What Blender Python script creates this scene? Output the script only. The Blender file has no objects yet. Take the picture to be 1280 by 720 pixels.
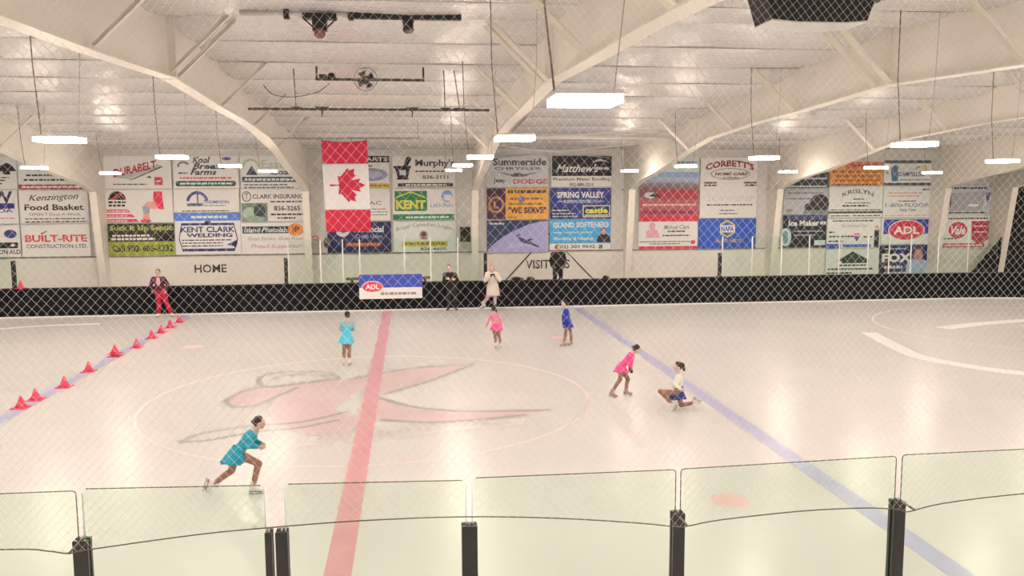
import bpy, bmesh, math, random
from mathutils import Vector, Matrix

random.seed(7)
SC = bpy.context.scene
COL = SC.collection
PI = math.pi

# ------------------------------------------------------------------ camera
def make_camera():
    yaw, pitch, roll = 0.1166, 0.1120, -0.0048
    fwd = Vector((math.sin(yaw) * math.cos(pitch), math.cos(yaw) * math.cos(pitch), -math.sin(pitch)))
    r = Vector((math.cos(yaw), -math.sin(yaw), 0))
    u = r.cross(fwd)
    r2 = r * math.cos(roll) + u * math.sin(roll)
    u2 = -r * math.sin(roll) + u * math.cos(roll)
    cd = bpy.data.cameras.new('camera')
    cd.sensor_width = 36
    cd.lens = 1075.3 * 36 / 1280
    cd.clip_start = 0.05
    cd.clip_end = 300
    co = bpy.data.objects.new('camera', cd)
    COL.objects.link(co)
    m = Matrix((r2, u2, -fwd)).transposed().to_4x4()
    m.translation = Vector((0.874, -17.586, 4.212))
    co.matrix_world = m
    SC.camera = co
make_camera()

# ------------------------------------------------------------------ world and exposure
W = bpy.data.worlds.new('world')
SC.world = W
W.use_nodes = True
W.node_tree.nodes['Background'].inputs[0].default_value = (1, 0.84, 0.7, 1)
W.node_tree.nodes['Background'].inputs[1].default_value = 0.10
SC.view_settings.view_transform = 'Standard'
SC.view_settings.look = 'None'
SC.view_settings.gamma = 1
SC.view_settings.exposure = 0.0
SC.view_settings.use_curve_mapping = False
LAMP = 112.0                      # radiance of a ceiling light's diffuser
LAMP_COLOR = (1.0, 0.835, 0.70)

# ------------------------------------------------------------------ materials
def lin(c):
    c /= 255.0
    return c / 12.92 if c <= 0.04045 else ((c + 0.055) / 1.055) ** 2.4
def ph(r, g, b, k=1.0):
    """surface colour from the colour it shows under the warm hall light"""
    return tuple(min(0.92, max(0.004, k * v)) for v in (lin(r) / 1.045, lin(g) / 0.87, lin(b) / 0.72))
_M = {}
def mat(name, color, rough=0.55, metal=0.0, spec=0.5, bump=None, mottle=None):
    if name in _M:
        return _M[name]
    m = bpy.data.materials.new(name)
    m.use_nodes = True
    nt = m.node_tree
    b = nt.nodes['Principled BSDF']
    b.inputs['Base Color'].default_value = (*color, 1)
    b.inputs['Roughness'].default_value = rough
    b.inputs['Metallic'].default_value = metal
    b.inputs['Specular IOR Level'].default_value = spec
    tc = None
    if bump or mottle:
        tc = nt.nodes.new('ShaderNodeTexCoord')
    if mottle:
        sc_, amt = mottle
        n = nt.nodes.new('ShaderNodeTexNoise')
        n.inputs['Scale'].default_value = sc_
        n.inputs['Detail'].default_value = 4
        nt.links.new(tc.outputs['Object'], n.inputs['Vector'])
        mp = nt.nodes.new('ShaderNodeMapRange')
        mp.inputs[1].default_value = 0.3
        mp.inputs[2].default_value = 0.7
        mp.inputs[3].default_value = 1 - amt
        mp.inputs[4].default_value = 1 + amt * 0.4
        nt.links.new(n.outputs[0], mp.inputs[0])
        mx = nt.nodes.new('ShaderNodeMix')
        mx.data_type = 'RGBA'
        mx.blend_type = 'MULTIPLY'
        mx.inputs[0].default_value = 1
        mx.inputs[6].default_value = (*color, 1)
        nt.links.new(mp.outputs[0], mx.inputs[7])
        nt.links.new(mx.outputs[2], b.inputs['Base Color'])
    if bump:
        sc_, st, di = bump
        n = nt.nodes.new('ShaderNodeTexNoise')
        n.inputs['Scale'].default_value = sc_
        n.inputs['Detail'].default_value = 5
        nt.links.new(tc.outputs['Object'], n.inputs['Vector'])
        bp = nt.nodes.new('ShaderNodeBump')
        bp.inputs['Strength'].default_value = st
        bp.inputs['Distance'].default_value = di
        nt.links.new(n.outputs[0], bp.inputs['Height'])
        nt.links.new(bp.outputs[0], b.inputs['Normal'])
    _M[name] = m
    return m

def emit(name, color, s):
    m = bpy.data.materials.new(name)
    m.use_nodes = True
    b = m.node_tree.nodes['Principled BSDF']
    b.inputs['Base Color'].default_value = (0.8, 0.8, 0.8, 1)
    b.inputs['Emission Color'].default_value = (*color, 1)
    b.inputs['Emission Strength'].default_value = s
    return m

def glass(name, tint, gloss=0.06):
    m = bpy.data.materials.new(name)
    m.use_nodes = True
    nt = m.node_tree
    for n in list(nt.nodes):
        nt.nodes.remove(n)
    o = nt.nodes.new('ShaderNodeOutputMaterial')
    t = nt.nodes.new('ShaderNodeBsdfTransparent')
    t.inputs[0].default_value = (*tint, 1)
    g = nt.nodes.new('ShaderNodeBsdfGlossy')
    g.inputs['Color'].default_value = (0.9, 1.0, 0.95, 1)
    g.inputs['Roughness'].default_value = 0.04
    f = nt.nodes.new('ShaderNodeFresnel')
    f.inputs['IOR'].default_value = 1.3
    x = nt.nodes.new('ShaderNodeMixShader')
    nt.links.new(f.outputs[0], x.inputs[0])
    nt.links.new(t.outputs[0], x.inputs[1])
    nt.links.new(g.outputs[0], x.inputs[2])
    nt.links.new(x.outputs[0], o.inputs[0])
    return m

def flat(rgb, rough=0.5):
    """plain printed or painted colour, named by its value"""
    return mat('print_%02x%02x%02x' % rgb, ph(*rgb, 1.34), rough)

M_ICE = mat('ice', (0.70, 0.70, 0.695), 0.27, spec=0.2, mottle=(0.35, 0.05), bump=(3.0, 0.05, 0.02))
M_CONC = mat('concrete', (0.35, 0.34, 0.32), 0.8, mottle=(1.5, 0.15))
M_WALL = mat('cream_wall_paint', (0.92, 0.905, 0.85), 0.7, mottle=(0.8, 0.05))
M_WALLG = mat('pale_grey_liner', (0.78, 0.78, 0.77), 0.6, mottle=(0.8, 0.05))
M_STEEL = mat('cream_painted_steel', (0.88, 0.845, 0.77), 0.5, mottle=(0.6, 0.04))
M_BOARD = mat('black_board_panel', (0.007, 0.008, 0.012), 0.6, spec=0.15, mottle=(1.2, 0.2))
M_BLACK = mat('black_metal', (0.012, 0.012, 0.014), 0.5)
M_ALU = mat('dark_anodised_post', (0.045, 0.047, 0.050), 0.32, metal=0.2, spec=0.6)
M_GASK = mat('pale_gasket', (0.55, 0.5, 0.46), 0.6)
M_DARKEDGE = mat('dark_glass_edge', (0.15, 0.14, 0.11), 0.3)
M_PALEEDGE = mat('pale_acrylic_edge', (0.92, 0.92, 0.91), 0.3)
M_NET = mat('white_net_cord', (0.94, 0.94, 0.93), 0.7)
def _net():
    nt = M_NET.node_tree; bs = nt.nodes['Principled BSDF']; o = nt.nodes['Material Output']
    tr = nt.nodes.new('ShaderNodeBsdfTranslucent'); tr.inputs[0].default_value = (0.95, 0.95, 0.94, 1)
    mx = nt.nodes.new('ShaderNodeMixShader'); mx.inputs[0].default_value = 0.5
    nt.links.new(bs.outputs[0], mx.inputs[1]); nt.links.new(tr.outputs[0], mx.inputs[2]); nt.links.new(mx.outputs[0], o.inputs[0])
_net()
M_CABLE = mat('dark_cable', (0.06, 0.055, 0.05), 0.6)
M_ROPE = mat('steel_cable', (0.13, 0.12, 0.11), 0.45)
M_GLN = glass('near_glass', (0.93, 0.985, 0.945))
M_GLF = glass('far_glass', (0.945, 0.985, 0.955))
M_LAMP = emit('light_diffuser', LAMP_COLOR, LAMP)
M_HANG = mat('hanger_wire', (0.22, 0.19, 0.17), 0.5)
M_HANG2 = mat('pale_hanger_wire', (0.45, 0.42, 0.38), 0.5)
M_WHITE = mat('white_enamel', (0.82, 0.82, 0.82), 0.4)

# ------------------------------------------------------------------ mesh builder
class MB:
    def __init__(s):
        s.v = []; s.f = []; s.mi = []; s.mats = []; s.sm = []
    def m(s, material):
        if material not in s.mats:
            s.mats.append(material)
        return s.mats.index(material)
    def add(s, vs, fs, material, smooth=False):
        o = len(s.v); k = s.m(material)
        s.v += [tuple(x) for x in vs]
        for f in fs:
            s.f.append(tuple(i + o for i in f)); s.mi.append(k); s.sm.append(smooth)
    def box(s, x0, x1, y0, y1, z0, z1, material):
        vs = [(x, y, z) for z in (z0, z1) for y in (y0, y1) for x in (x0, x1)]
        s.add(vs, [(0, 2, 3, 1), (4, 5, 7, 6), (0, 1, 5, 4), (2, 6, 7, 3), (0, 4, 6, 2), (1, 3, 7, 5)], material)
    def prism(s, pts, axis, a, b, material):
        """polygon pts extruded along an axis from a to b; pts are the two other coordinates in xyz order"""
        def mk(p, t):
            q = list(p); q.insert(axis, t); return tuple(q)
        n = len(pts)
        vs = [mk(p, a) for p in pts] + [mk(p, b) for p in pts]
        fs = [tuple(range(n))[::-1], tuple(range(n, 2 * n))] + [(i, (i + 1) % n, n + (i + 1) % n, n + i) for i in range(n)]
        s.add(vs, fs, material)
    def tube(s, path, r, material, n=6, caps=True, smooth=True):
        path = [Vector(p) for p in path]
        rr = r if isinstance(r, (list, tuple)) else [r] * len(path)
        vs = []; fs = []
        t0 = (path[1] - path[0]).normalized()
        ref = Vector((0, 0, 1)) if abs(t0.z) < 0.9 else Vector((1, 0, 0))
        a = t0.cross(ref).normalized()
        for i, p in enumerate(path):
            t = (path[min(i + 1, len(path) - 1)] - path[max(i - 1, 0)]).normalized()
            a = (a - t * a.dot(t)).normalized()
            b = t.cross(a)
            for k in range(n):
                w = 2 * PI * k / n
                vs.append(p + (a * math.cos(w) + b * math.sin(w)) * rr[i])
        for i in range(len(path) - 1):
            for k in range(n):
                fs.append((i * n + k, i * n + (k + 1) % n, (i + 1) * n + (k + 1) % n, (i + 1) * n + k))
        if caps:
            fs.append(tuple(range(n))[::-1]); fs.append(tuple((len(path) - 1) * n + k for k in range(n)))
        s.add(vs, fs, material, smooth)
    def loft(s, rings, material, closed=True, caps=True, smooth=True):
        n = len(rings[0]); vs = [p for r in rings for p in r]; fs = []
        for i in range(len(rings) - 1):
            for k in range(n if closed else n - 1):
                fs.append((i * n + k, i * n + (k + 1) % n, (i + 1) * n + (k + 1) % n, (i + 1) * n + k))
        if caps:
            fs.append(tuple(range(n))[::-1]); fs.append(tuple((len(rings) - 1) * n + k for k in range(n)))
        s.add(vs, fs, material, smooth)
    def ell(s, c, ax, material, rot=None, nu=14, nv=9):
        c = Vector(c); vs = []; fs = []
        for j in range(nv + 1):
            th = PI * j / nv
            for i in range(nu):
                fi = 2 * PI * i / nu
                q = Vector((ax[0] * math.sin(th) * math.cos(fi), ax[1] * math.sin(th) * math.sin(fi), ax[2] * math.cos(th)))
                if rot: q = rot @ q
                vs.append(c + q)
        for j in range(nv):
            for i in range(nu):
                fs.append((j * nu + i, (j + 1) * nu + i, (j + 1) * nu + (i + 1) % nu, j * nu + (i + 1) % nu))
        s.add(vs, fs, material, True)
    def capsule(s, a, b, r1, r2, material, n=10):
        a = Vector(a); b = Vector(b); d = (b - a)
        if d.length < 1e-5: d = Vector((0, 0, 1e-4))
        t = d.normalized(); path = []; rr = []
        for k in range(4):
            w = PI / 2 * k / 4
            path.append(a - t * r1 * math.cos(w)); rr.append(max(0.001, r1 * math.sin(w)))
        path.append(a); rr.append(r1); path.append(b); rr.append(r2)
        for k in range(1, 5):
            w = PI / 2 * k / 4
            path.append(b + t * r2 * math.sin(w)); rr.append(max(0.001, r2 * math.cos(w)))
        s.tube(path, rr, material, n)
    def build(s, name, parent=None, loc=None, rotz=0):
        me = bpy.data.meshes.new(name)
        me.from_pydata(s.v, [], s.f)
        for m_ in s.mats: me.materials.append(m_)
        me.polygons.foreach_set('material_index', s.mi)
        me.polygons.foreach_set('use_smooth', s.sm)
        bm = bmesh.new(); bm.from_mesh(me)
        bmesh.ops.recalc_face_normals(bm, faces=bm.faces)
        bm.to_mesh(me); bm.free()
        me.update()
        o = bpy.data.objects.new(name, me)
        COL.objects.link(o)
        if parent: o.parent = parent
        if loc: o.location = loc
        if rotz: o.rotation_euler.z = rotz
        return o

def tag(o, label, cat, group=None, kind=None):
    o['label'] = label
    o['category'] = cat
    if group: o['group'] = group
    if kind: o['kind'] = kind
    return o
def thing(name, loc, label, cat, group=None, rotz=0, kind=None):
    o = bpy.data.objects.new(name, None)
    o.empty_display_size = 0.1
    COL.objects.link(o)
    o.location = loc; o.rotation_euler.z = rotz
    return tag(o, label, cat, group, kind)
def struct(mb, name, label, cat='structure', **k):
    return tag(mb.build(name, **k), label, cat, kind='structure')

# ------------------------------------------------------------------ setting: ice, floor, walls, roof
HX, HY, RC = 30.5, 13.16, 8.5
def rink_loop(off, n=14):
    pts = []
    for cx, cy, a0 in ((HX - RC, HY - RC, 0), (-HX + RC, HY - RC, 90), (-HX + RC, -HY + RC, 180), (HX - RC, -HY + RC, 270)):
        for k in range(n + 1):
            a = math.radians(a0 + 90 * k / n)
            pts.append((cx + (RC + off) * math.cos(a), cy + (RC + off) * math.sin(a)))
    return pts
b = MB(); b.prism(rink_loop(0.02), 2, -0.1, 0.0, M_ICE)
ICE = struct(b, 'floor', 'pale glossy ice sheet with faded markings', 'ice')
b = MB(); b.box(-31.5, 31.5, -22.5, 16.5, -0.3, -0.1, M_CONC)
struct(b, 'floor', 'grey concrete slab around and under the ice', 'floor')

ROOF_Y0, ROOF_Z0, ROOF_S, FARY = -2.9, 7.1, 0.064, 16.2
def roof_z(y): return ROOF_Z0 - ROOF_S * abs(y - ROOF_Y0)
NEARY = 2 * ROOF_Y0 - FARY
b = MB(); b.box(-31.5, 31.5, FARY, FARY + 0.2, -0.1, 1.84, M_WALL); b.box(-31.5, 31.5, FARY, FARY + 0.2, 1.84, 6.1, M_WALLG)
struct(b, 'wall_far', 'pale far wall that carries the rows of advertising boards', 'wall')
b = MB(); b.box(-31.5, 31.5, NEARY - 0.2, NEARY, -0.1, 6.1, M_WALL)
struct(b, 'wall_near', 'pale wall behind the spectator side', 'wall')
for s, nm in ((-1, 'left'), (1, 'right')):
    b = MB(); b.box(min(s * 31.5, s * 31.7), max(s * 31.5, s * 31.7), NEARY, FARY, -0.1, 7.4, M_WALL)
    struct(b, 'wall_' + nm, 'pale end wall of the hall on the ' + nm, 'wall')
b = MB(); b.box(-31.5, 31.5, FARY - 0.05, FARY, 1.825, 1.865, mat('ledge_grey', (0.3, 0.29, 0.27), 0.6))
struct(b, 'trim_1', 'thin grey ledge along the far wall under the boards', 'trim')

def make_ceiling():
    m = bpy.data.materials.new('white_vinyl_insulation')
    m.use_nodes = True
    nt = m.node_tree; bs = nt.nodes['Principled BSDF']
    bs.inputs['Base Color'].default_value = (0.69, 0.69, 0.69, 1)
    bs.inputs['Roughness'].default_value = 0.2
    bs.inputs['Specular IOR Level'].default_value = 0.6
    tc = nt.nodes.new('ShaderNodeTexCoord')
    mp = nt.nodes.new('ShaderNodeMapping'); mp.inputs['Scale'].default_value = (0.9, 2.6, 1)
    n1 = nt.nodes.new('ShaderNodeTexNoise'); n1.inputs['Scale'].default_value = 1.4; n1.inputs['Detail'].default_value = 6; n1.inputs['Distortion'].default_value = 1.2
    nt.links.new(tc.outputs['Object'], mp.inputs[0]); nt.links.new(mp.outputs[0], n1.inputs['Vector'])
    # crinkles gathered along the straps beside each frame
    n2 = nt.nodes.new('ShaderNodeTexNoise'); n2.inputs['Scale'].default_value = 3.0; n2.inputs['Detail'].default_value = 4; n2.inputs['Distortion'].default_value = 3.5
    nt.links.new(tc.outputs['Object'], n2.inputs['Vector'])
    ad = nt.nodes.new('ShaderNodeMath'); ad.operation = 'ADD'
    nt.links.new(n1.outputs[0], ad.inputs[0]); nt.links.new(n2.outputs[0], ad.inputs[1])
    bp = nt.nodes.new('ShaderNodeBump'); bp.inputs['Strength'].default_value = 0.45; bp.inputs['Distance'].default_value = 0.045
    nt.links.new(ad.outputs[0], bp.inputs['Height']); nt.links.new(bp.outputs[0], bs.inputs['Normal'])
    b = MB()
    xs = [-31.5 + 63 * i / 70 for i in range(71)]; c = len(xs); q = 12
    for sgn in (-1, 1):
        for k in range(11):
            y0 = 1.8 * k; y1 = min(y0 + 1.8, FARY - ROOF_Y0)
            if y1 - y0 < .05: continue
            vs = []; fs = []
            for j in range(q + 1):
                t = .5 - .5 * math.cos(PI * j / q); yy = ROOF_Y0 + sgn * (y0 + (y1 - y0) * t)
                for x in xs:
                    w = .15 * (y1 - y0) / 1.8 * math.sin(PI * t) ** .55 * (0.85 + 0.2 * math.sin(1.7 * x + 2.1 * k)) if 0 < j < q else 0
                    vs.append((x, yy, roof_z(yy) - w))
            for j in range(q):
                for i in range(c - 1): fs.append((j * c + i, j * c + i + 1, (j + 1) * c + i + 1, (j + 1) * c + i))
            b.add(vs, fs, m, True)
    b.box(-31.5, 31.5, NEARY, FARY, 7.25, 7.35, M_WALLG)
    CE = struct(b, 'ceiling', 'white quilted vinyl insulation under a low pitched roof', 'ceiling')
    for k in range(1, 11):
        for sgn in (-1, 1):
            yy = ROOF_Y0 + sgn * 1.8 * k
            b = MB(); b.box(-31.4, 31.4, yy - .025, yy + .025, roof_z(yy) - .05, roof_z(yy) - .035, mat('grey_strap', (.54, .53, .52), .5)); b.build('strap', CE)
make_ceiling()

# ---- steel portal frames
SOFFIT = [(-2.9, 6.06), (0.6, 5.92), (3.0, 5.86), (6.2, 5.69), (7.6, 5.50), (9.2, 5.22), (10.9, 4.93), (13.4, 4.60), (14.9, 4.27)]
def portal_frame(x, label):
    fr = thing('steel_portal', (x, 0, 0), label, 'steel frame', 'steel portal frames across the hall', kind='structure')
    near = [(2 * ROOF_Y0 - y, z) for y, z in SOFFIT]
    b = MB()
    for pts, s in ((SOFFIT, 1), (near, -1)):
        for (ya, za), (yb, zb) in zip(pts, pts[1:]):
            b.prism([(ya, za), (yb, zb), (yb, roof_z(yb) - 0.02), (ya, roof_z(ya) - 0.02)], 0, -0.012, 0.012, M_STEEL)
        yk = pts[-1][0]; yw = FARY if s > 0 else NEARY
        yb = yw - s * 0.55
        b.prism([(yk, 4.27), (yb, -0.1), (yw - s * 0.01, -0.1), (yw - s * 0.01, roof_z(yw) - 0.02), (yk, roof_z(yk) - 0.02)], 0, -0.012, 0.012, M_STEEL)
    b.build('web', fr)
    b = MB()
    for pts, s in ((SOFFIT, 1), (near, -1)):
        yw = FARY if s > 0 else NEARY
        chain = list(pts) + [(yw - s * 0.55, -0.1)]
        for (ya, za), (yb, zb) in zip(chain, chain[1:]):
            d = Vector((yb - ya, zb - za)).normalized(); nrm = Vector((d.y, -d.x)) * (0.02 if s > 0 else -0.02)
            b.prism([(ya, za), (yb, zb), (yb + nrm.x, zb + nrm.y), (ya + nrm.x, za + nrm.y)], 0, -0.125, 0.125, M_STEEL)
    b.build('inner_flange', fr)
    b = MB()
    b.box(-0.13, 0.13, ROOF_Y0 - 0.03, ROOF_Y0 + 0.03, 6.02, roof_z(ROOF_Y0) - 0.02, M_STEEL)
    b.build('ridge_plate', fr)
    for s in (1, -1):
        b = MB()
        y0 = ROOF_Y0 + s * (14.9 - ROOF_Y0); y1 = (FARY if s > 0 else NEARY)
        b.box(-0.11, 0.11, min(y0, y1 - s * .02), max(y0, y1 - s * .02), 4.25, 4.29, M_STEEL)
        b.build('knee_stiffener', fr)
    for d in (0.25, 3.6, 7.2, 10.8):
        for s in (1, -1):
            if s < 0 and d > 8: continue
            y = ROOF_Y0 + s * d
            zs = [z0 + (z1 - z0) * (y - a) / (c - a) for (a, z0), (c, z1) in zip(SOFFIT, SOFFIT[1:]) if a <= (y if s > 0 else 2 * ROOF_Y0 - y) <= c and s > 0]
            if s < 0:
                ym = 2 * ROOF_Y0 - y
                zs = [z0 + (z1 - z0) * (ym - a) / (c - a) for (a, z0), (c, z1) in zip(SOFFIT, SOFFIT[1:]) if a <= ym <= c]
            z = zs[0]
            for sx in (1, -1):
                b = MB()
                top = roof_z(y) - 0.03
                reach = 0.12 + (top - z) * 0.98
                a = Vector((sx * 0.10, y, z + 0.03)); c = Vector((sx * reach, y, top))
                dr = (c - a).normalized(); nn = Vector((-dr.z, 0, dr.x)) * 0.075
                vs = []
                for p in (a, c):
                    for q, yo in ((nn * 0, -0.045), (nn * 0, 0.045), (nn, 0.045)):
                        vs.append(p + q + Vector((0, yo, 0)))
                th = nn * 0.12
                vs2 = [v + th * (1 if i % 3 != 2 else 0) + Vector((0, -0.006 if i % 3 == 2 else 0, 0)) for i, v in enumerate(vs)]
                b.add(vs, [(0, 1, 4, 3), (1, 2, 5, 4)], M_STEEL)
                b.add(vs2, [(0, 3, 4, 1), (1, 4, 5, 2)], M_STEEL)
                b.build('flange_brace', fr)
    return fr
for x, lb in ((-10.4, 'cream steel portal frame at the left edge, columns beside the red and black lettered board'),
              (-2.95, 'cream steel portal frame just left of the hanging flag'),
              (3.3, 'cream steel portal frame rising over the middle, right of the flag'),
              (9.35, 'cream steel portal frame whose column stands right of the navy and cyan boards'),
              (15.3, 'cream steel portal frame landing right of the blue hexagon board'),
              (22.35, 'cream steel portal frame landing right of the red oval board'),
              (25.25, 'cream steel portal frame at the right edge beside the black drape')):
    portal_frame(x, lb)

# ---- roof strut and bracing rods in the bay right of centre
b = MB(); b.tube([(3.32, 10.1, 5.93), (9.33, 10.1, 5.93)], 0.06, M_STEEL, 10)
tag(b.build('roof_strut'), 'cream pipe strut between the two middle frames under the roof', 'strut')
for a, c, lb in (((9.32, 12.0, 5.88), (4.2, 16.1, 5.52), 'white bracing rod under the roof sloping down to the left over the black board'),
                 ((3.33, 12.2, 5.83), (8.7, 16.1, 5.5), 'white bracing rod under the roof sloping down to the right over the black board'),
                 ((3.33, 10.3, 5.85), (9.32, 8.6, 6.12), 'white bracing rod just above the pipe strut')):
    b = MB(); b.tube([a, c], 0.016, M_NET, 6)
    tag(b.build('bracing_rod'), lb, 'rod', 'roof bracing rods')
for a, c, lb in (((4.35, 16.175, 0.45), (6.3, 16.175, 2.55), 'dark wall brace rod sloping up to the right left of the dark standing person'),
                 ((8.35, 16.175, 0.45), (6.3, 16.175, 2.55), 'dark wall brace rod sloping up to the left right of the dark standing person')):
    b = MB(); b.tube([a, c], 00.022, M_BLACK, 6)
    tag(b.build('wall_brace_rod'), lb, 'rod', 'wall bracing rods')

# ---- boards round the ice
def loop_wall(o0, o1, z0, z1, m, mb):
    A = rink_loop(o0); B = rink_loop(o1); n = len(A)
    vs = [(x, y, z0) for x, y in A] + [(x, y, z1) for x, y in A] + [(x, y, z1) for x, y in B] + [(x, y, z0) for x, y in B]
    fs = []
    for i in range(n):
        j = (i + 1) % n
        for k in range(4):
            a, c = k * n, ((k + 1) % 4) * n
            fs.append((a + i, a + j, c + j, c + i))
    mb.add(vs, fs, m)
b = MB(); loop_wall(0.0, 0.14, -0.1, 0.98, M_BOARD, b)
BO = struct(b, 'dasher_boards', 'black rink boards running round the ice', 'rink boards')
b = MB(); loop_wall(-0.015, 0.155, 0.98, 1.01, M_BLACK, b); b.build('cap_rail', BO)
b = MB(); loop_wall(-0.012, 0.0, 0.0, 0.045, M_WHITE, b); b.build('kick_strip', BO)

# ---- markings in the ice (parts of the ice sheet)
M_RED = mat('ice_red_line', (0.71, 0.375, 0.425), 0.28, spec=0.2, mottle=(2.0, 0.08))
M_BLUE = mat('ice_blue_line', (0.48, 0.496, 0.72), 0.28, spec=0.2, mottle=(2.0, 0.08))
M_PINK = mat('ice_pale_red', (0.69, 0.58, 0.59), 0.28, spec=0.2, mottle=(1.5, 0.06))
M_LOGO = mat('ice_logo_red', (0.7, 0.555, 0.57), 0.28, spec=0.2, mottle=(1.2, 0.08))
M_GREY = mat('ice_logo_grey', (0.40, 0.39, 0.385), 0.28, spec=0.2, mottle=(1.5, 0.06))
def strip(x0, x1, y0, y1, z, m, name):
    b = MB(); b.box(x0, x1, y0, y1, -0.01, z, m); return b.build(name, ICE)
strip(-0.155, 0.155, -HY, HY, 0.0022, M_RED, 'centre_line')
strip(6.66, 6.96, -HY, HY, 0.0022, M_BLUE, 'blue_line')
strip(-6.96, -6.66, -HY, HY, 0.0022, M_BLUE, 'blue_line')
def ring(cx, cy, r, w, z, m, name):
    b = MB(); n = 96; vs = []; fs = []
    for k in range(n):
        a = 2 * PI * k / n
        for q in (r - w / 2, r + w / 2): vs.append((cx + q * math.cos(a), cy + q * math.sin(a), z))
    for k in range(n):
        j = (k + 1) % n; fs.append((2 * k, 2 * k + 1, 2 * j + 1, 2 * j))
    b.add(vs, fs, m); return b.build(name, ICE)
def disc(cx, cy, r, z, m, name):
    b = MB(); b.add([(cx + r * math.cos(2 * PI * k / 40), cy + r * math.sin(2 * PI * k / 40), z) for k in range(40)], [tuple(range(40))], m)
    return b.build(name, ICE)
ring(0, 0, 4.47, 0.06, 0.0014, M_PINK, 'centre_circle')
for sx in (-1, 1):
    for sy in (-1, 1):
        ring(sx * 19.8, sy * 6.6, 4.5, 0.05, 0.0012, M_PINK, 'end_circle')
        disc(sx * 19.8, sy * 6.6, 0.3, 0.0013, M_RED, 'end_spot')
        disc(sx * 5.14, sy * 6.65, 0.27, 0.0013, mat('ice_spot_pink', (0.696, 0.432, 0.464), 0.3), 'face_off_spot')
LOGO_FILL = [
    [(-1.94, .84), (-1.4, 1.67), (-.25, 1.94), (-.1, .96), (-.48, .01), (-.69, -.83), (-.13, -1.73), (-.29, -2.61), (-.92, -2.62), (-1.61, -1.95), (-1.94, -.79)],
    [(-.6, 1.73), (.86, 2.78), (2.34, 3.06), (1.6, 1.94), (.68, .82), (.17, .28), (.01, 1.15)],
    [(.19, -.15), (.85, -.94), (1.85, -1.43), (3.53, -1.57), (2.66, -1.9), (1.14, -2.13), (.24, -1.84), (-.02, -1.05)],
    [(-2.96, .08), (-2.83, .84), (-2.4, 1.28), (-1.63, 1.38), (-1.91, .57), (-2.07, -.22), (-2.5, -.49)]]
LOGO_LINES = [
    [(-.79, 1.88), (-1.03, 2.49), (-1.44, 2.82), (-2.19, 2.83), (-2.59, 2.44), (-2.49, 1.58), (-2.13, 1.25), (-1.57, 1.57), (-.98, 1.99)],
    [(-1.05, 2.2), (-1.5, 2.45), (-2.1, 2.4), (-2.3, 2.0)],
    [(-3.11, -2.78), (-2.9, -2.36), (-2.55, -2.09), (-2.02, -1.89), (-1.17, -1.73), (-.4, -1.09)],
    [(-3.11, -2.78), (-2.62, -2.72), (-1.94, -2.31), (-1.19, -2.14), (-.51, -1.68)],
    [(.18, -.08), (.85, -.88), (1.86, -1.37), (3.54, -1.5)],
    [(.24, -1.78), (1.14, -2.07), (2.2, -1.99), (2.99, -1.77)],
    [(-.61, 1.81), (.86, 2.88), (2.34, 3.11)], [(2.34, 3.11), (1.21, 1.39), (.26, .27)],
    [(-2.95, .01), (-2.81, .77), (-2.39, 1.24), (-1.31, 1.66), (-.79, 1.84)],
    [(-2.65, -.47), (-2.22, -.3), (-1.99, .29), (-1.61, 1.17)],
    [(-2.96, .08), (-2.65, -.47)]]
b = MB()
for k, pl in enumerate(LOGO_FILL): b.add([(x, y, 0.0010 + 0.0001 * k) for x, y in pl], [tuple(range(len(pl)))], M_LOGO)
b.add([(x, y, 0.0009) for x, y in [(-1.05, -3.29), (-.91, -2.75), (.27, -2.53), (1.43, -2.25), (2.96, -2.0), (2.82, -2.44), (1.41, -2.71), (.29, -3.09)]], [tuple(range(8))], mat('ice_logo_pale', (0.64, 0.62, 0.612), 0.28))
def ribbon(b, pts, w, z, m):
    vs = []; fs = []
    for i, p in enumerate(pts):
        a = Vector(pts[max(i - 1, 0)]); c = Vector(pts[min(i + 1, len(pts) - 1)])
        d = (c - a).normalized(); n = Vector((-d.y, d.x)) * w / 2
        vs += [(p[0] + n.x, p[1] + n.y, z), (p[0] - n.x, p[1] - n.y, z)]
    for i in range(len(pts) - 1): fs.append((2 * i, 2 * i + 1, 2 * i + 3, 2 * i + 2))
    b.add(vs, fs, m)
def smooth2(pts, n=6):
    out = []
    P = [Vector(p) for p in pts]; P = [P[0] * 2 - P[1]] + P + [P[-1] * 2 - P[-2]]
    for i in range(1, len(P) - 2):
        for k in range(n):
            t = k / n; a, b_, c, d = P[i - 1:i + 3]
            out.append(0.5 * ((2 * b_) + (-a + c) * t + (2 * a - 5 * b_ + 4 * c - d) * t * t + (-a + 3 * b_ - 3 * c + d) * t ** 3))
    out.append(P[-2]); return [tuple(q) for q in out]
for k, pl in enumerate(LOGO_LINES): ribbon(b, smooth2(pl), 0.13, 0.0016 + 0.00004 * k, M_GREY)
M_WORD = mat('ice_logo_word', (0.60, 0.575, 0.565), 0.28, spec=0.2)
for k in range(9):           # block letters of the word under the bird, faded beyond reading
    x = -0.75 + 0.34 * k; y = -2.98 + 0.075 * k
    ribbon(b, [(x, y), (x + .04, y + .36)], .09, .0020, M_WORD)
    ribbon(b, [(x + .15, y + .02), (x + .19, y + .38)], .08, .0020, M_WORD)
b.build('rink_logo', ICE)
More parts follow.
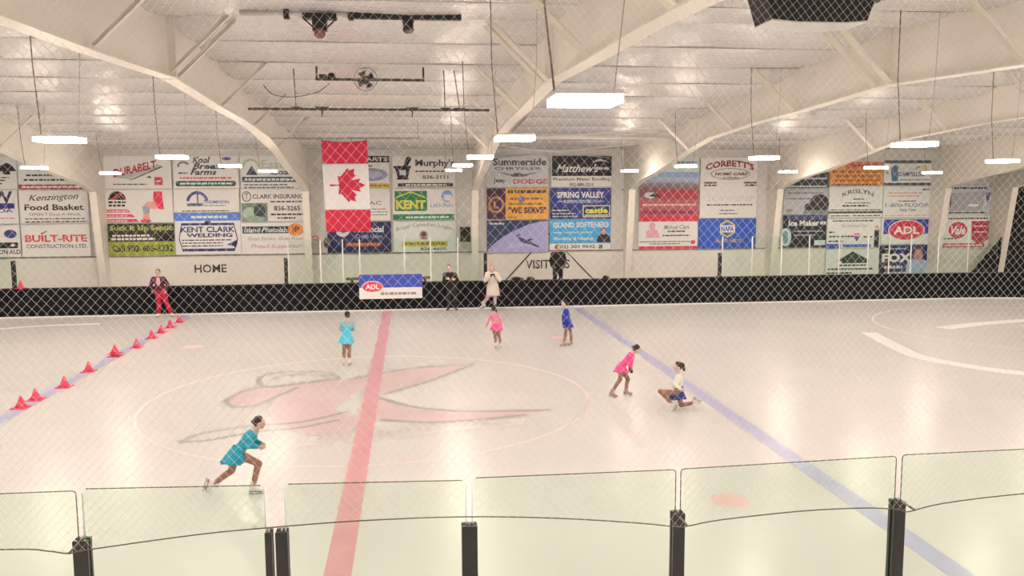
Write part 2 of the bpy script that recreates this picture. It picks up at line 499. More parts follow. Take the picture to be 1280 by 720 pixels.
# shovelled snow streaks left on the ice at the right end
M_SNOW = mat('scraped_snow', (0.735, 0.732, 0.728), 0.8)
for pl, w, nm in (([(14.3, 6.2), (13.9, 4.4), (13.6, 2.6), (14.0, 1.4), (14.8, .3), (16.5, -.8)], .45, 'snow_streak'),
                  ([(16.9, 6.6), (18.4, 7.2), (20.5, 7.7), (23, 8.0)], .5, 'snow_streak'),
                  ([(-12.5, 10.4), (-11.0, 11.2), (-9.2, 11.4)], .3, 'snow_streak')):
    b = MB(); ribbon(b, smooth2(pl), w, .0025, M_SNOW); b.build(nm, ICE)

# ------------------------------------------------------------------ lettering and printed boards on the far wall
_TX = {}
def text_shape(s, bold=0.0, shear=0.0, space=1.0):
    """outline of a word as flat polygons scaled to a unit box"""
    k = (s, bold, shear, space)
    if k in _TX: return _TX[k]
    cu = bpy.data.curves.new('t', 'FONT')
    cu.body = s; cu.offset = bold; cu.shear = shear; cu.space_character = space
    cu.resolution_u = 2
    o = bpy.data.objects.new('t', cu)
    me = o.to_mesh()
    vs = [(v.co.x, v.co.y) for v in me.vertices]; fs = [tuple(p.vertices) for p in me.polygons]
    o.to_mesh_clear()
    bpy.data.objects.remove(o); bpy.data.curves.remove(cu)
    x0 = min(v[0] for v in vs); x1 = max(v[0] for v in vs); y0 = min(v[1] for v in vs); y1 = max(v[1] for v in vs)
    _TX[k] = ([((x - x0) / (x1 - x0), (y - y0) / (y1 - y0)) for x, y in vs], fs)
    return _TX[k]

INK = (40, 38, 40)
class Board:
    """one printed panel: its mesh, then the printing as parts lying on its face (local x right, z up, face towards -y)"""
    def __init__(s, label, x0, x1, z0, z1, y, bg, name='advertising_board', thick=0.02, group='advertising boards on the far wall', frame=True):
        s.w = x1 - x0; s.h = z1 - z0; s.layer = 0; s.th = thick
        b = MB(); b.box(0, s.w, -thick, 0, 0, s.h, flat(bg))
        s.o = tag(b.build(name, loc=(x0, y, z0)), label, 'sign', group)
        s.parts = {}; s.lines = []
        if frame:
            f = MB(); e = 0.012; m = flat((150, 140, 130))
            f.box(0, s.w, -thick - .003, -thick, 0, e, m); f.box(s.w - e, s.w, -thick - .003, -thick, 0, s.h, m)
            f.build('edge_trim', s.o)
    def mb(s, part):
        if part in ('lettering', 'small_print'):          # every line of print is a part of its own
            s.lines.append((part, MB())); return s.lines[-1][1]
        return s.parts.setdefault(part, MB())
    def poly(s, pts, col, part='color_band'):
        s.layer += 1; y = -s.th - 0.0015 - 0.0009 * s.layer
        s.mb(part).add([(u * s.w, y, v * s.h) for u, v in pts], [tuple(range(len(pts)))], flat(col)); return s
    def r(s, u0, v0, u1, v1, col, part='color_band'):
        return s.poly([(u0, v0), (u1, v0), (u1, v1), (u0, v1)], col, part)
    def e(s, cu, cv, ru, rv, col, part='logo', a0=0, a1=360):
        n = 28
        return s.poly([(cu + ru * math.cos(math.radians(a0 + (a1 - a0) * k / n)), cv + rv * math.sin(math.radians(a0 + (a1 - a0) * k / n))) for k in range(n + (a1 - a0 < 360))], col, part)
    def arc(s, cu, cv, ru, rv, wd, col, a0, a1, part='logo'):
        n = 18; A = [math.radians(a0 + (a1 - a0) * k / n) for k in range(n + 1)]
        return s.poly([(cu + ru * math.cos(a), cv + rv * math.sin(a)) for a in A] + [(cu + (ru - wd) * math.cos(a), cv + (rv - wd * s.w / s.h) * math.sin(a)) for a in A[::-1]], col, part)
    def t(s, txt, u0, v0, u1, v1, col, bold=0.0, shear=0.0, arch=0.0, slope=0.0, part='lettering'):
        s.layer += 1; y = -s.th - 0.0015 - 0.0009 * s.layer
        vs, fs = text_shape(txt, bold, shear)
        out = []
        for x, z in vs:
            u = u0 + (u1 - u0) * x
            v = v0 + (v1 - v0) * z + arch * (1 - (2 * x - 1) ** 2) + slope * x
            out.append((u * s.w, y, v * s.h))
        s.mb(part).add(out, fs, flat(col)); return s
    def small(s, u0, u1, v, h, col=INK, seed=0):
        """a line of print too small to read: short dashes"""
        s.layer += 1; y = -s.th - 0.0015 - 0.0009 * s.layer
        rng = random.Random(int(u0 * 997 + v * 7919 + seed)); u = u0; m = s.mb('small_print')
        while u < u1 - .005:
            l = min(rng.uniform(.025, .085), u1 - u)
            m.add([(u * s.w, y, v * s.h), ((u + l) * s.w, y, v * s.h), ((u + l) * s.w, y, (v + h) * s.h), (u * s.w, y, (v + h) * s.h)], [(0, 1, 2, 3)], flat(col))
            u += l + .014
        return s
    def portrait(s, cu, cv, h, coat, skin=(205, 150, 130), hair=(70, 50, 45)):
        k = s.h / s.w * h
        s.poly([(cu - .5 * k, cv - h * .5), (cu + .5 * k, cv - h * .5), (cu + .42 * k, cv - h * .02), (cu + .15 * k, cv + .1 * h), (cu - .15 * k, cv + .1 * h), (cu - .42 * k, cv - h * .02)], coat, 'portrait')
        s.e(cu, cv + .3 * h, .2 * k, .24 * h, hair, 'portrait'); s.e(cu, cv + .25 * h, .17 * k, .21 * h, skin, 'portrait'); return s
    def done(s):
        for n, m in list(s.parts.items()) + s.lines: m.build(n, s.o)
        return s.o

WH = (214, 202, 190); WS = (222, 212, 202)
Y1 = 16.14
Z3, Z2, Z1 = (4.36, 5.58), (3.10, 4.33), (1.87, 3.07)
NAVY = (42, 48, 92); RED = (200, 45, 62); GRN = (30, 75, 55); BLK = (28, 27, 30)

S = Board('white board with a small black roof logo, top row at the left edge', -15.86, -13.42, *Z3, Y1, WH)
S.poly([(.75, .55), (.99, .55), (.93, .72), (.86, .80), (.75, .70)], BLK, 'logo'); S.r(.8, .45, .9, .55, BLK, 'logo')
for k, v in enumerate((.34, .26, .16, .06)): S.small(.2, .88 - .05 * k, v, .035)
S.done()
S = Board('white board with a dark red bottom band, partly behind the left frame', -13.40, -11.0, *Z3, Y1, WH)
S.r(0, 0, 1, .15, (165, 45, 65)); S.small(.05, .9, .05, .05, (235, 215, 210)); S.small(.12, .62, .40, .05); S.small(.08, .72, .26, .05)
S.t('A', .3, .55, .5, .9, (90, 85, 88), .02, part='logo'); S.done()
S = Board('white board with blue and dark capitals cut by the left edge, middle row', -15.92, -13.46, *Z2, Y1, WH)
S.t('W', .62, .62, .93, .98, (45, 45, 60), .03); S.r(.4, .46, .95, .62, (35, 40, 110)); S.t('DA', .72, .34, .92, .46, (60, 58, 66), .02)
S.small(.5, .95, .16, .03, (215, 95, 105)); S.done()
S = Board('white grocer\'s board with slanted green script over heavy black words', -13.42, -11.0, *Z2, Y1, WS)
S.t('Kenzington', .14, .62, .86, .86, (45, 70, 60), .012, .35, slope=.06); S.t('Food Basket', .07, .40, .93, .58, BLK, .03)
S.t('OPEN 7 Days A Week', .13, .22, .88, .32, (90, 84, 80)); S.small(.07, .95, .13, .03); S.small(.07, .97, .04, .035); S.done()
S = Board('white board with blue and black emblem cut by the left edge, bottom row', -15.92, -13.46, *Z1, Y1, WS)
S.e(.86, .72, .09, .13, (45, 55, 110)); S.r(.7, .28, .96, .46, BLK, 'logo'); S.r(.86, .33, .91, .41, WS, 'logo'); S.t('ON ALD', .68, .1, .99, .24, (50, 48, 50), .02); S.done()
S = Board('white builder\'s board with a line of red capitals over dark capitals', -13.42, -11.0, *Z1, Y1, WS)
S.t('BUILT-RITE', .05, .46, .95, .68, (205, 70, 68), .035); S.t('CONSTRUCTION LTD.', .06, .27, .95, .39, (78, 70, 68), .012)
S.poly([(.27, .72), (.30, .70), (.38, .80), (.36, .80), (.30, .745)], BLK, 'logo'); S.done()

S = Board('white board with slanting red capitals along a conveyor belt drawing', -10.38, -7.97, *Z3, Y1, WS)
S.poly([(.10, .36), (.36, .30), (.86, .70), (.80, .76)], (178, 168, 158), 'logo'); S.poly([(.36, .27), (.40, .27), (.87, .66), (.86, .71)], (95, 85, 80), 'logo')
S.t('DURABELT', .14, .35, .78, .60, (170, 30, 50), .03, slope=.28); S.small(.13, .62, .13, .03); S.r(.74, .12, .86, .36, (200, 60, 80), 'logo'); S.r(.77, .22, .83, .26, WS, 'logo'); S.poly([(.62, .36), (.70, .32), (.68, .40)], INK, 'logo'); S.done()
S = Board('white farm board with slanting dark name and a dark green pill shaped strip', -7.92, -5.53, *Z3, Y1, WS)
S.t('Kool', .30, .78, .57, .98, (50, 60, 58), .03, .3); S.t('Breeze', .30, .60, .80, .78, (50, 60, 58), .03, .3); S.t('Farms', .26, .42, .66, .60, (50, 60, 58), .03, .3)
S.small(.1, .88, .30, .06, (210, 90, 100)); S.r(.06, .08, .92, .24, GRN); S.e(.06, .16, .03, .08, GRN, 'color_band'); S.e(.92, .16, .03, .08, GRN, 'color_band'); S.small(.1, .9, .13, .06, (205, 215, 205))
S.arc(.16, .70, .09, .14, .03, (110, 110, 115), 20, 200); S.small(.08, .22, .46, .04); S.e(.82, .92, .07, .05, (90, 85, 130)); S.done()
S = Board('white board with a swirl logo and a slate band, half behind the frame', -5.47, -3.03, *Z3, Y1, WH)
S.arc(.16, .62, .14, .30, .035, (180, 175, 120), 10, 170); S.poly([(.08, .42), (.17, .70), (.26, .42)], (55, 60, 80), 'logo')
S.t('East', .32, .62, .66, .88, (180, 178, 150), .02); S.t('Coast', .45, .42, .85, .60, (70, 75, 90), .02)
S.r(.02, .20, .85, .36, (70, 72, 92)); S.small(.06, .8, .24, .07, (205, 205, 210)); S.small(.05, .7, .1, .03); S.small(.05, .8, .02, .03); S.done()
S = Board('white board with red stripes and a cartoon figure seated on a white toilet', -10.38, -7.97, *Z2, Y1, WS)
S.e(.17, .70, .13, .26, BLK, a0=0, a1=180); S.poly([(.06, .70), (.14, .70), (.20, .88), (.28, .70), (.30, .70), (.22, .94)], (200, 70, 85), 'logo'); S.small(.04, .3, .60, .06); S.small(.04, .28, .50, .06)
for k in range(3): S.poly([(.01, .03 + .145 * k), (.48 - .06 * k, .03 + .145 * k), (.44 - .06 * k, .12 + .145 * k), (.01, .12 + .145 * k)], (205, 60, 80)); S.small(.03, .32, .055 + .145 * k, .03, (240, 215, 215))
S.poly([(.67, .08), (.93, .08), (.93, .40), (.67, .40)], (226, 218, 210), 'picture'); S.r(.86, .40, .97, .90, (228, 222, 214), 'picture')
S.poly([(.70, .62), (.72, .95), (.84, .95), (.86, .40), (.74, .44)], (220, 40, 70), 'picture'); S.poly([(.54, .46), (.60, .62), (.72, .66), (.78, .44), (.70, .42), (.64, .44)], (232, 140, 120), 'picture')
S.poly([(.54, .50), (.65, .50), (.64, .28), (.55, .28)], (150, 145, 150), 'picture'); S.poly([(.56, .28), (.63, .28), (.65, .10), (.53, .10)], (232, 140, 125), 'picture'); S.e(.58, .06, .08, .05, (200, 60, 70), 'picture'); S.done()
S = Board('white board with a navy arch and sailing mast logo, middle row', -7.95, -5.55, 3.47, 4.34, Y1, WS)
S.arc(.36, .42, .17, .50, .045, (70, 70, 120), 10, 170); S.r(.355, .30, .375, .95, (60, 60, 90), 'logo'); S.r(.2, .28, .44, .40, (80, 85, 110), 'logo')
S.t('THOMPSON', .45, .38, .84, .52, (85, 85, 130), .02); S.small(.45, .8, .28, .04, (120, 120, 140)); S.small(.12, .85, .05, .04); S.done()
S = Board('white welding board with a blue top band and navy capitals in a cut corner border', -7.95, -5.54, 1.88, 3.44, Y1, WS)
S.r(0, .82, 1, 1, (80, 120, 190)); S.small(.25, .8, .88, .06, (200, 215, 235)); FRP = [(.10, .10), (.90, .10), (.95, .38), (.90, .76), (.10, .76), (.05, .38)]
S.poly(FRP, NAVY, 'logo'); S.poly([(.5 + (u - .5) * .965, .43 + (v - .43) * .955) for u, v in FRP], WS, 'logo')
S.r(.10, .71, .9, .765, NAVY); S.r(.10, .08, .9, .145, NAVY); S.e(.5, .78, .05, .04, INK)
S.t('KENT CLARK', .09, .54, .91, .68, (55, 58, 95), .03); S.t('WELDING', .17, .42, .87, .52, (55, 58, 95), .04)
for v in (.34, .27, .20): S.small(.1, .72 if v < .3 else .85, v, .025)
S.poly([(.78, .24), (.92, .18), (.88, .13), (.95, .36)], NAVY, 'logo'); S.done()
S = Board('white insurance board with a greenish photograph and a telephone number', -5.50, -3.06, *Z2, Y1, WS)
S.arc(.09, .78, .07, .16, .015, (70, 80, 90), 0, 359); S.t('T', .065, .7, .115, .87, (70, 80, 90), .01, part='logo'); S.t('CLARK INSURANCE', .18, .71, 1.0, .85, (68, 70, 82), .02); S.small(.45, .95, .60, .04)
S.r(.01, .02, .40, .58, (110, 120, 105), 'picture'); S.e(.13, .25, .11, .2, (165, 172, 140), 'picture'); S.e(.28, .3, .09, .24, (60, 66, 62), 'picture'); S.e(.2, .1, .16, .08, (140, 150, 120), 'picture')
S.t('836-3265', .50, .34, .90, .49, (70, 66, 68), .025); S.small(.45, .97, .20, .05); S.small(.55, .82, .09, .05); S.done()
S = Board('olive green and black septic service board with a telephone line', -10.36, -7.96, *Z1, Y1, (150, 150, 50))
S.r(0, .44, 1, 1, (48, 48, 36)); S.t('Suck It Up Septic', .03, .74, .97, .96, (165, 165, 70), .03); S.small(.06, .62, .60, .06, (235, 230, 220)); S.small(.04, .7, .49, .07, (235, 230, 220))
S.r(.76, .46, .99, .70, (20, 20, 18), 'picture'); S.t('Call 902-606-3232', .05, .12, .97, .34, (52, 52, 24), .03); S.done()
S = Board('white board with a black heading band and an orange roundel', -5.53, -3.09, *Z1, Y1, (222, 208, 200))
S.r(.02, .66, .94, .88, (38, 45, 44)); S.t('Island Photolabs', .04, .69, .74, .85, (205, 210, 205), .015, .3); S.e(.83, .77, .12, .20, (215, 130, 50)); S.t('iP', .78, .68, .89, .88, (130, 65, 30), .03, part='logo')
S.t('Great Service, Great Prices', .10, .42, .95, .55, (140, 130, 125), 0, .25); S.t('Proud Supporter', .14, .15, .92, .32, (185, 120, 130), 0, .35); S.done()

S = Board('white board with a black heading and a yellow foot band, half behind the flag', -2.34, .10, *Z3, Y1, WS)
S.r(0, .80, 1, 1, BLK); S.t('AUTO PARTS', .12, .84, .97, .96, (225, 215, 205), .02); S.r(.3, 0, 1, .15, (205, 165, 60)); S.small(.5, .98, .05, .05, (140, 95, 50)); S.e(.72, .42, .25, .20, (140, 138, 150)); S.e(.70, .42, .18, .12, (175, 172, 178)); S.small(.4, .75, .68, .03); S.done()
S = Board('white pharmacy board with a black mortar and pestle at its left', .21, 2.65, *Z3, Y1, WS)
S.poly([(.06, .26), (.26, .26), (.24, .34), (.28, .62), (.04, .62), (.08, .34)], BLK, 'logo'); S.poly([(.16, .66), (.22, .62), (.30, .90), (.26, .96), (.22, .93)], BLK, 'logo'); S.e(.26, .92, .04, .06, BLK); S.r(.02, .62, .29, .69, BLK, 'logo'); S.r(.11, .40, .21, .56, (190, 185, 180), 'logo')
S.t("Murphy's", .36, .62, .98, .90, (58, 55, 58), .03); S.small(.36, .95, .50, .04); S.t('836-3111', .47, .28, .88, .40, (75, 70, 70), .02); S.r(.08, .04, .95, .15, (45, 43, 43)); S.small(.2, .85, .065, .05, (220, 212, 205)); S.done()
S = Board('white board with grey capitals and thin ruled lines, half behind the flag', -2.33, .11, *Z2, Y1, WS)
S.t('ENVAC', .40, .50, .86, .62, (120, 115, 112), .015); S.r(.48, .7, .55, .95, BLK, 'logo'); S.small(.4, .92, .36, .02); S.small(.4, .97, .27, .02); S.small(.4, .95, .18, .02); S.done()
S = Board('white hardware board with a green box, yellow capitals and a green foot band', .20, 2.64, *Z2, Y1, WS)
S.r(.03, .30, .54, .93, (40, 115, 70)); S.t('KENT', .05, .36, .52, .64, (205, 190, 70), .05); S.poly([(.05, .70), (.28, .88), (.51, .70), (.51, .74), (.28, .92), (.05, .74)], (205, 190, 70), 'logo')
S.e(.86, .76, .09, .19, (120, 150, 185)); S.e(.88, .70, .08, .09, WS); S.r(.8, .78, .93, .81, WS, 'logo'); S.t("Let's Build", .59, .42, .97, .56, (110, 140, 150), 0, .2); S.r(.0, .02, .97, .20, (50, 115, 75)); S.small(.2, .9, .07, .06, (185, 215, 180)); S.done()
S = Board('navy board with white and orange lettering under the flag', -2.32, .12, *Z1, Y1, (38, 36, 78))
S.e(.24, .74, .11, .22, (200, 195, 195)); S.e(.25, .76, .05, .11, (38, 36, 78)); S.t('Provincial', .42, .66, .88, .86, (205, 205, 215), .025); S.t('Credit Union', .44, .47, .86, .60, (150, 155, 175), .01); S.r(.28, .20, .84, .34, (130, 70, 60)); S.small(.30, .82, .24, .07, (210, 120, 80)); S.done()
S = Board('white board with an arched line of lettering, a crest and a yellow band', .20, 2.64, *Z1, Y1, (212, 208, 195))
S.t('Royal Canadian Legion', .05, .64, .97, .80, (140, 138, 130), .005, arch=.16); S.e(.48, .55, .07, .15, (165, 140, 110)); S.e(.48, .58, .04, .08, (90, 80, 90)); S.poly([(.41, .42), (.55, .42), (.48, .50)], (140, 90, 80), 'logo')
S.r(.14, .18, .86, .36, (195, 175, 60)); S.small(.17, .83, .24, .07, (120, 105, 50)); S.t('836-4600', .42, .05, .84, .15, (80, 76, 72), .02); S.done()

S = Board('pale car dealer board with spread wings under dark lettering', 3.86, 6.30, *Z3, Y1, (200, 188, 178))
S.t('Summerside', .10, .70, .96, .93, (75, 68, 68), .03); S.t('CHRYSLER', .12, .56, .88, .65, (95, 88, 86), .02); S.poly([(.15, .50), (.46, .40), (.54, .40), (.86, .50), (.58, .34), (.42, .34)], (110, 102, 98), 'logo'); S.e(.5, .42, .07, .05, (90, 82, 78))
S.t('Jeep', .10, .12, .30, .30, (75, 68, 66), .03); S.t('DODGE', .42, .11, .98, .27, (190, 70, 85), .03); S.done()
S = Board('board with white script on black over a white strip, top row beside the roof struts', 6.40, 8.84, *Z3, Y1, WS)
S.r(.01, .36, .99, 1, (26, 24, 27)); S.t("Matthew's", .08, .48, .78, .74, (215, 208, 200), .015, .4); S.poly([(.66, .80), (.80, .92), (.97, .78), (.84, .84)], (180, 172, 165), 'logo'); S.small(.7, .95, .56, .08, (185, 178, 170))
S.t('Premium Metal Roofing', .03, .18, .97, .31, (95, 86, 82), .02); S.t('902-888-2210', .30, .03, .70, .14, (80, 74, 70), .02); S.done()
S = Board('orange board with a maroon left side and a gold round emblem', 3.85, 6.29, *Z2, Y1, (222, 150, 60))
S.r(0, .02, .30, 1, (72, 38, 62)); S.e(.15, .48, .13, .27, (170, 115, 70)); S.e(.15, .48, .09, .19, (72, 38, 62)); S.t('L', .11, .36, .19, .60, (190, 135, 80), .03, part='logo')
S.small(.34, .96, .84, .10, (90, 55, 50)); S.small(.36, .9, .64, .05, (110, 70, 50)); S.small(.36, .9, .48, .04, (110, 70, 50)); S.e(.56, .64, .05, .11, (120, 105, 130)); S.t('"WE SERVE"', .34, .20, .96, .40, (80, 50, 50), .04); S.small(.34, .5, .06, .03, (110, 70, 50)); S.done()
S = Board('navy building supply board with white capitals and a yellow framed castle logo', 6.36, 8.82, *Z2, Y1, (42, 52, 112))
S.t('SPRING VALLEY', .11, .68, .88, .88, (222, 218, 215), .035); S.t('BUILDING CENTRE LTD.', .22, .52, .78, .62, (195, 195, 205), .02); S.r(.12, .56, .21, .58, (200, 200, 205), 'logo'); S.r(.79, .56, .88, .58, (200, 200, 205), 'logo')
S.r(.53, .06, .98, .44, (205, 198, 165), 'logo'); S.r(.545, .09, .965, .41, (36, 40, 70), 'logo'); S.t('castle', .57, .18, .94, .37, (215, 200, 90), .04); S.r(.56, .11, .95, .14, (215, 210, 190), 'logo')
S.r(0, .04, .34, .36, (28, 32, 58)); S.small(.03, .3, .26, .05, (170, 170, 175)); S.small(.03, .42, .16, .04, (170, 170, 175)); S.small(.03, .45, .07, .04, (170, 170, 175)); S.done()
S = Board('picture board of a small aeroplane over a pale lilac globe on dark blue', 3.84, 6.28, 1.80, 3.07, Y1, (46, 56, 84))
S.poly([(0, .0), (1, 0), (1, .98), (.84, .95), (.66, .86), (.46, .70), (.28, .52), (.12, .30), (.02, .12)], (160, 148, 178), 'picture'); S.poly([(.3, .1), (.6, .2), (.9, .1), (.7, .3), (.4, .3)], (176, 165, 190), 'picture')
S.poly([(.50, .50), (.56, .46), (.66, .38), (.86, .18), (.84, .15), (.62, .30), (.54, .36)], (75, 70, 95), 'picture'); S.poly([(.56, .34), (.72, .44), (.74, .40), (.60, .28)], (70, 66, 90), 'picture'); S.poly([(.47, .52), (.53, .60), (.55, .56), (.50, .46)], (85, 78, 105), 'picture'); S.small(.05, .28, .88, .05, (190, 190, 200)); S.done()
S = Board('cyan water service board with a seated figure and a white foot strip', 6.34, 8.81, 1.87, 3.08, Y1, (222, 215, 208))
S.r(0, .22, 1, 1, (70, 150, 190)); S.t('ISLAND SOFTENERS', .06, .74, .96, .92, (215, 225, 230), .025); S.t('water treatment systems', .06, .52, .70, .62, (190, 215, 228), .01, .3); S.t('Plumbing & Heating', .05, .30, .72, .44, (205, 222, 232), .02, .35)
S.portrait(.88, .48, .46, (60, 40, 48), (210, 130, 120)); S.t('(902) 303 9042', .08, .03, .74, .17, (85, 78, 76), .02); S.r(.80, .04, .86, .17, (95, 88, 86), 'logo'); S.done()

S = Board('white board mostly hidden behind the frame right of centre, top row', 9.95, 12.42, 4.74, 5.55, Y1, (205, 200, 195))
S.small(.55, .95, .7, .06); S.r(.3, 0, 1, .25, (150, 165, 185)); S.done()
S = Board('tall board fading from pale blue to red with a white winged emblem', 9.96, 12.41, 2.98, 4.72, Y1, (176, 86, 88))
for k, c in enumerate(((168, 178, 192), (165, 165, 178), (158, 140, 148), (150, 112, 116), (142, 96, 96))): S.r(0, .95 - .05 * k, 1, 1.0 - .05 * k, c)
S.r(0, .52, 1, .75, (140, 88, 84)); S.r(.3, .5, 1, .72, (176, 62, 72)); S.t('CONSTRUCTION', .16, .78, .94, .88, (120, 112, 122), .02); S.e(.18, .60, .10, .07, (205, 195, 185)); S.poly([(.16, .58), (.36, .54), (.26, .66)], (40, 36, 38), 'logo'); S.small(.05, .95, .36, .04, (215, 170, 150)); S.r(0, .14, 1, .28, (176, 70, 88)); S.small(.06, .9, .18, .05, (130, 35, 55)); S.r(0, 0, 1, .12, (205, 48, 70)); S.done()
S = Board('tall white board with a red arched name over an oval, beside the upright wall panel', 12.46, 14.86, 3.09, 5.52, Y1, WS)
S.t("CORBETT'S", .09, .78, .93, .89, (140, 40, 58), .04, arch=.07); S.e(.52, .73, .34, .095, (120, 90, 92)); S.e(.52, .73, .325, .085, (228, 220, 212)); S.t('HOME CARE', .25, .705, .83, .755, (110, 40, 55), .04, .2); S.t('SUPPLIES', .40, .65, .66, .68, (90, 60, 62), .03)
S.r(.06, .57, .28, .60, (120, 70, 72), 'small_print'); S.r(.76, .57, .98, .60, (120, 70, 72), 'small_print'); S.small(.07, .28, .53, .025); S.small(.78, .98, .53, .025)
S.t('TOWNSHIP', .12, .28, .95, .37, (178, 166, 156), .02); S.t('TOWNSHIP', .13, .285, .94, .365, WS, .0); S.small(.12, .92, .21, .02); S.small(.36, .62, .12, .015); S.small(.34, .66, .065, .015); S.done()
S = Board('white board with a small pink portrait and a red foot band', 9.95, 12.40, 1.86, 2.97, Y1, (220, 210, 202))
S.r(0, 0, 1, .11, (205, 55, 75)); S.portrait(.23, .68, .52, (215, 150, 160), (215, 150, 150), (190, 120, 120)); S.t('Michael Clark', .42, .72, .86, .88, (120, 108, 106), .005, .2); S.small(.48, .78, .62, .05); S.small(.4, .86, .47, .05); S.small(.02, .88, .26, .03); S.small(.18, .7, .18, .03); S.e(.92, .25, .04, .07, (200, 60, 70)); S.done()
S = Board('bright blue board with a yellow and white hexagon badge', 12.43, 14.85, 1.85, 3.07, Y1, (45, 82, 165))
S.poly([(.5 + .15 * math.cos(math.radians(60 * k + 30)) * 1.0, .66 + .30 * math.sin(math.radians(60 * k + 30))) for k in range(6)], (205, 175, 75), 'logo'); S.poly([(.5 + .12 * math.cos(math.radians(60 * k + 30)), .66 + .24 * math.sin(math.radians(60 * k + 30))) for k in range(6)], (60, 85, 150), 'logo')
S.r(.37, .54, .63, .78, (215, 215, 212), 'logo'); S.t('NAPA', .39, .57, .61, .75, (50, 70, 150), .03); S.t('AUTO PARTS', .30, .20, .74, .32, (190, 150, 80), .03); S.done()

S = Board('narrow black board with pale print tucked under the sloping frame', 16.00, 17.90, 4.28, 4.92, Y1, (50, 47, 48))
S.small(.1, .95, .55, .12, (180, 172, 165)); S.r(0, 0, 1, .22, (70, 66, 66)); S.small(.1, .95, .06, .1, (190, 182, 175)); S.done()
S = Board('grey board with a dark cluster of vehicles at its lower right', 16.00, 17.90, 3.22, 4.26, Y1, (172, 166, 160))
S.small(.1, .9, .8, .06, (120, 114, 110)); S.small(.05, .6, .58, .06, (110, 104, 100)); S.e(.80, .42, .22, .36, (46, 44, 46), 'picture'); S.e(.58, .24, .12, .2, (46, 44, 46), 'picture'); S.r(.45, .02, 1, .16, (120, 115, 110), 'picture'); S.e(.12, .15, .08, .06, (150, 110, 80)); S.done()
S = Board('black and navy board with white name and a half round pale emblem', 16.00, 17.88, 1.86, 3.19, Y1, (34, 38, 42))
S.r(.1, .86, 1, 1, (60, 68, 110)); S.t('Ice Maker', .12, .66, .82, .84, (215, 210, 205), .035); S.small(.84, .98, .7, .1, (190, 185, 180)); S.e(.06, .32, .13, .28, (180, 195, 195)); S.e(.05, .32, .07, .2, (110, 130, 130)); S.small(.25, .9, .48, .04, (150, 150, 150)); S.small(.25, .75, .36, .04, (150, 150, 150)); S.r(.72, .06, .97, .22, (200, 200, 200)); S.done()
S = Board('orange board densely printed, under the frame in the right hand bay', 17.94, 20.24, 4.36, 5.34, Y1, (218, 140, 62))
S.r(.3, .72, 1, 1, (212, 105, 75)); S.small(.4, .96, .82, .07, (150, 70, 45))
for k, v in enumerate((.54, .36, .18)): S.small(.04 + .03 * k, .96, v, .11, (175, 95, 40), k)
S.small(.04, .9, .03, .06, (110, 70, 45)); S.done()
S = Board('white board with arched dark capitals above a black rule, right hand bay', 17.93, 20.28, 3.06, 4.33, Y1, (215, 206, 200))
S.t('KRISLYN', .24, .66, .82, .80, (90, 84, 90), .02, arch=.13); S.small(.45, .65, .58, .04); S.small(.3, .78, .46, .03); S.small(.25, .72, .36, .05); S.small(.04, .96, .24, .03); S.r(.0, .14, 1, .21, (70, 66, 66)); S.small(.04, .4, .05, .03); S.small(.45, .96, .05, .03); S.done()
S = Board('white realty board with a standing dark suited figure and a blue foot band', 17.89, 20.24, 1.79, 3.03, Y1, (216, 208, 202))
S.small(.1, .85, .90, .04); S.t('Your Hometown Team', .26, .70, .74, .82, (140, 132, 132), 0, .2); S.small(.04, .14, .52, .05); S.small(.04, .5, .38, .05); S.small(.04, .3, .22, .05); S.poly([(.49, .42), (.62, .42), (.56, .22)], (70, 90, 160), 'logo'); S.e(.555, .44, .065, .07, (190, 60, 75)); S.r(.49, .42, .62, .455, (225, 220, 215), 'logo'); S.small(.68, .84, .36, .05)
S.r(0, .0, .26, .16, (60, 85, 160)); S.r(.30, .04, .82, .14, (80, 100, 165)); S.r(.88, .02, .97, .62, (45, 42, 48), 'portrait'); S.e(.925, .68, .035, .09, (190, 150, 135), 'portrait'); S.done()
S = Board('white board with a dark green roof shape, lowest in the right hand bay', 17.89, 20.22, .60, 1.76, Y1, (214, 208, 200))
S.poly([(.20, .58), (.50, .92), (.80, .62), (.80, .55)], (40, 60, 48), 'logo'); S.r(.3, .50, .78, .62, (40, 60, 48), 'logo'); S.small(.25, .8, .40, .05); S.small(.04, .9, .26, .06); S.small(.02, .5, .12, .06); S.small(.1, .96, .02, .06); S.done()
S = Board('white board with a blue statue and mountain logo, top right', 20.28, 22.55, 4.38, 5.40, Y1, (214, 208, 200))
S.r(0, .88, 1, 1, (80, 76, 78)); S.r(0, 0, 1, .1, (75, 72, 74)); S.poly([(.15, .16), (.28, .16), (.26, .70), (.32, .62), (.22, .84), (.12, .70)], (85, 110, 130), 'logo'); S.t('DAMPELLERS', .28, .36, .80, .54, (80, 85, 110), .025); S.poly([(.55, .60), (.66, .80), (.74, .62), (.70, .74)], (110, 120, 130), 'logo'); S.e(.78, .70, .07, .11, (205, 185, 120)); S.small(.3, .9, .2, .03); S.e(.06, .5, .03, .06, (150, 110, 80)); S.done()
S = Board('white board with thin red rules and grey outline capitals, right hand bay', 20.30, 22.55, 3.04, 4.33, Y1, (214, 205, 198))
S.small(.1, .75, .78, .03, (215, 120, 115)); S.small(.08, .7, .68, .03, (215, 120, 115)); S.small(.75, .95, .88, .04); S.small(.3, .65, .52, .03); S.t('1-800-FLOORS', .04, .34, .97, .47, (130, 130, 140), .02); S.t('902-724-', .32, .20, .66, .29, (105, 100, 108), .02); S.small(.05, .96, .06, .03, (205, 150, 140)); S.done()
S = Board('white board with a red oval on a royal blue panel, right hand bay', 20.27, 22.52, 1.93, 3.01, Y1, (214, 212, 200))
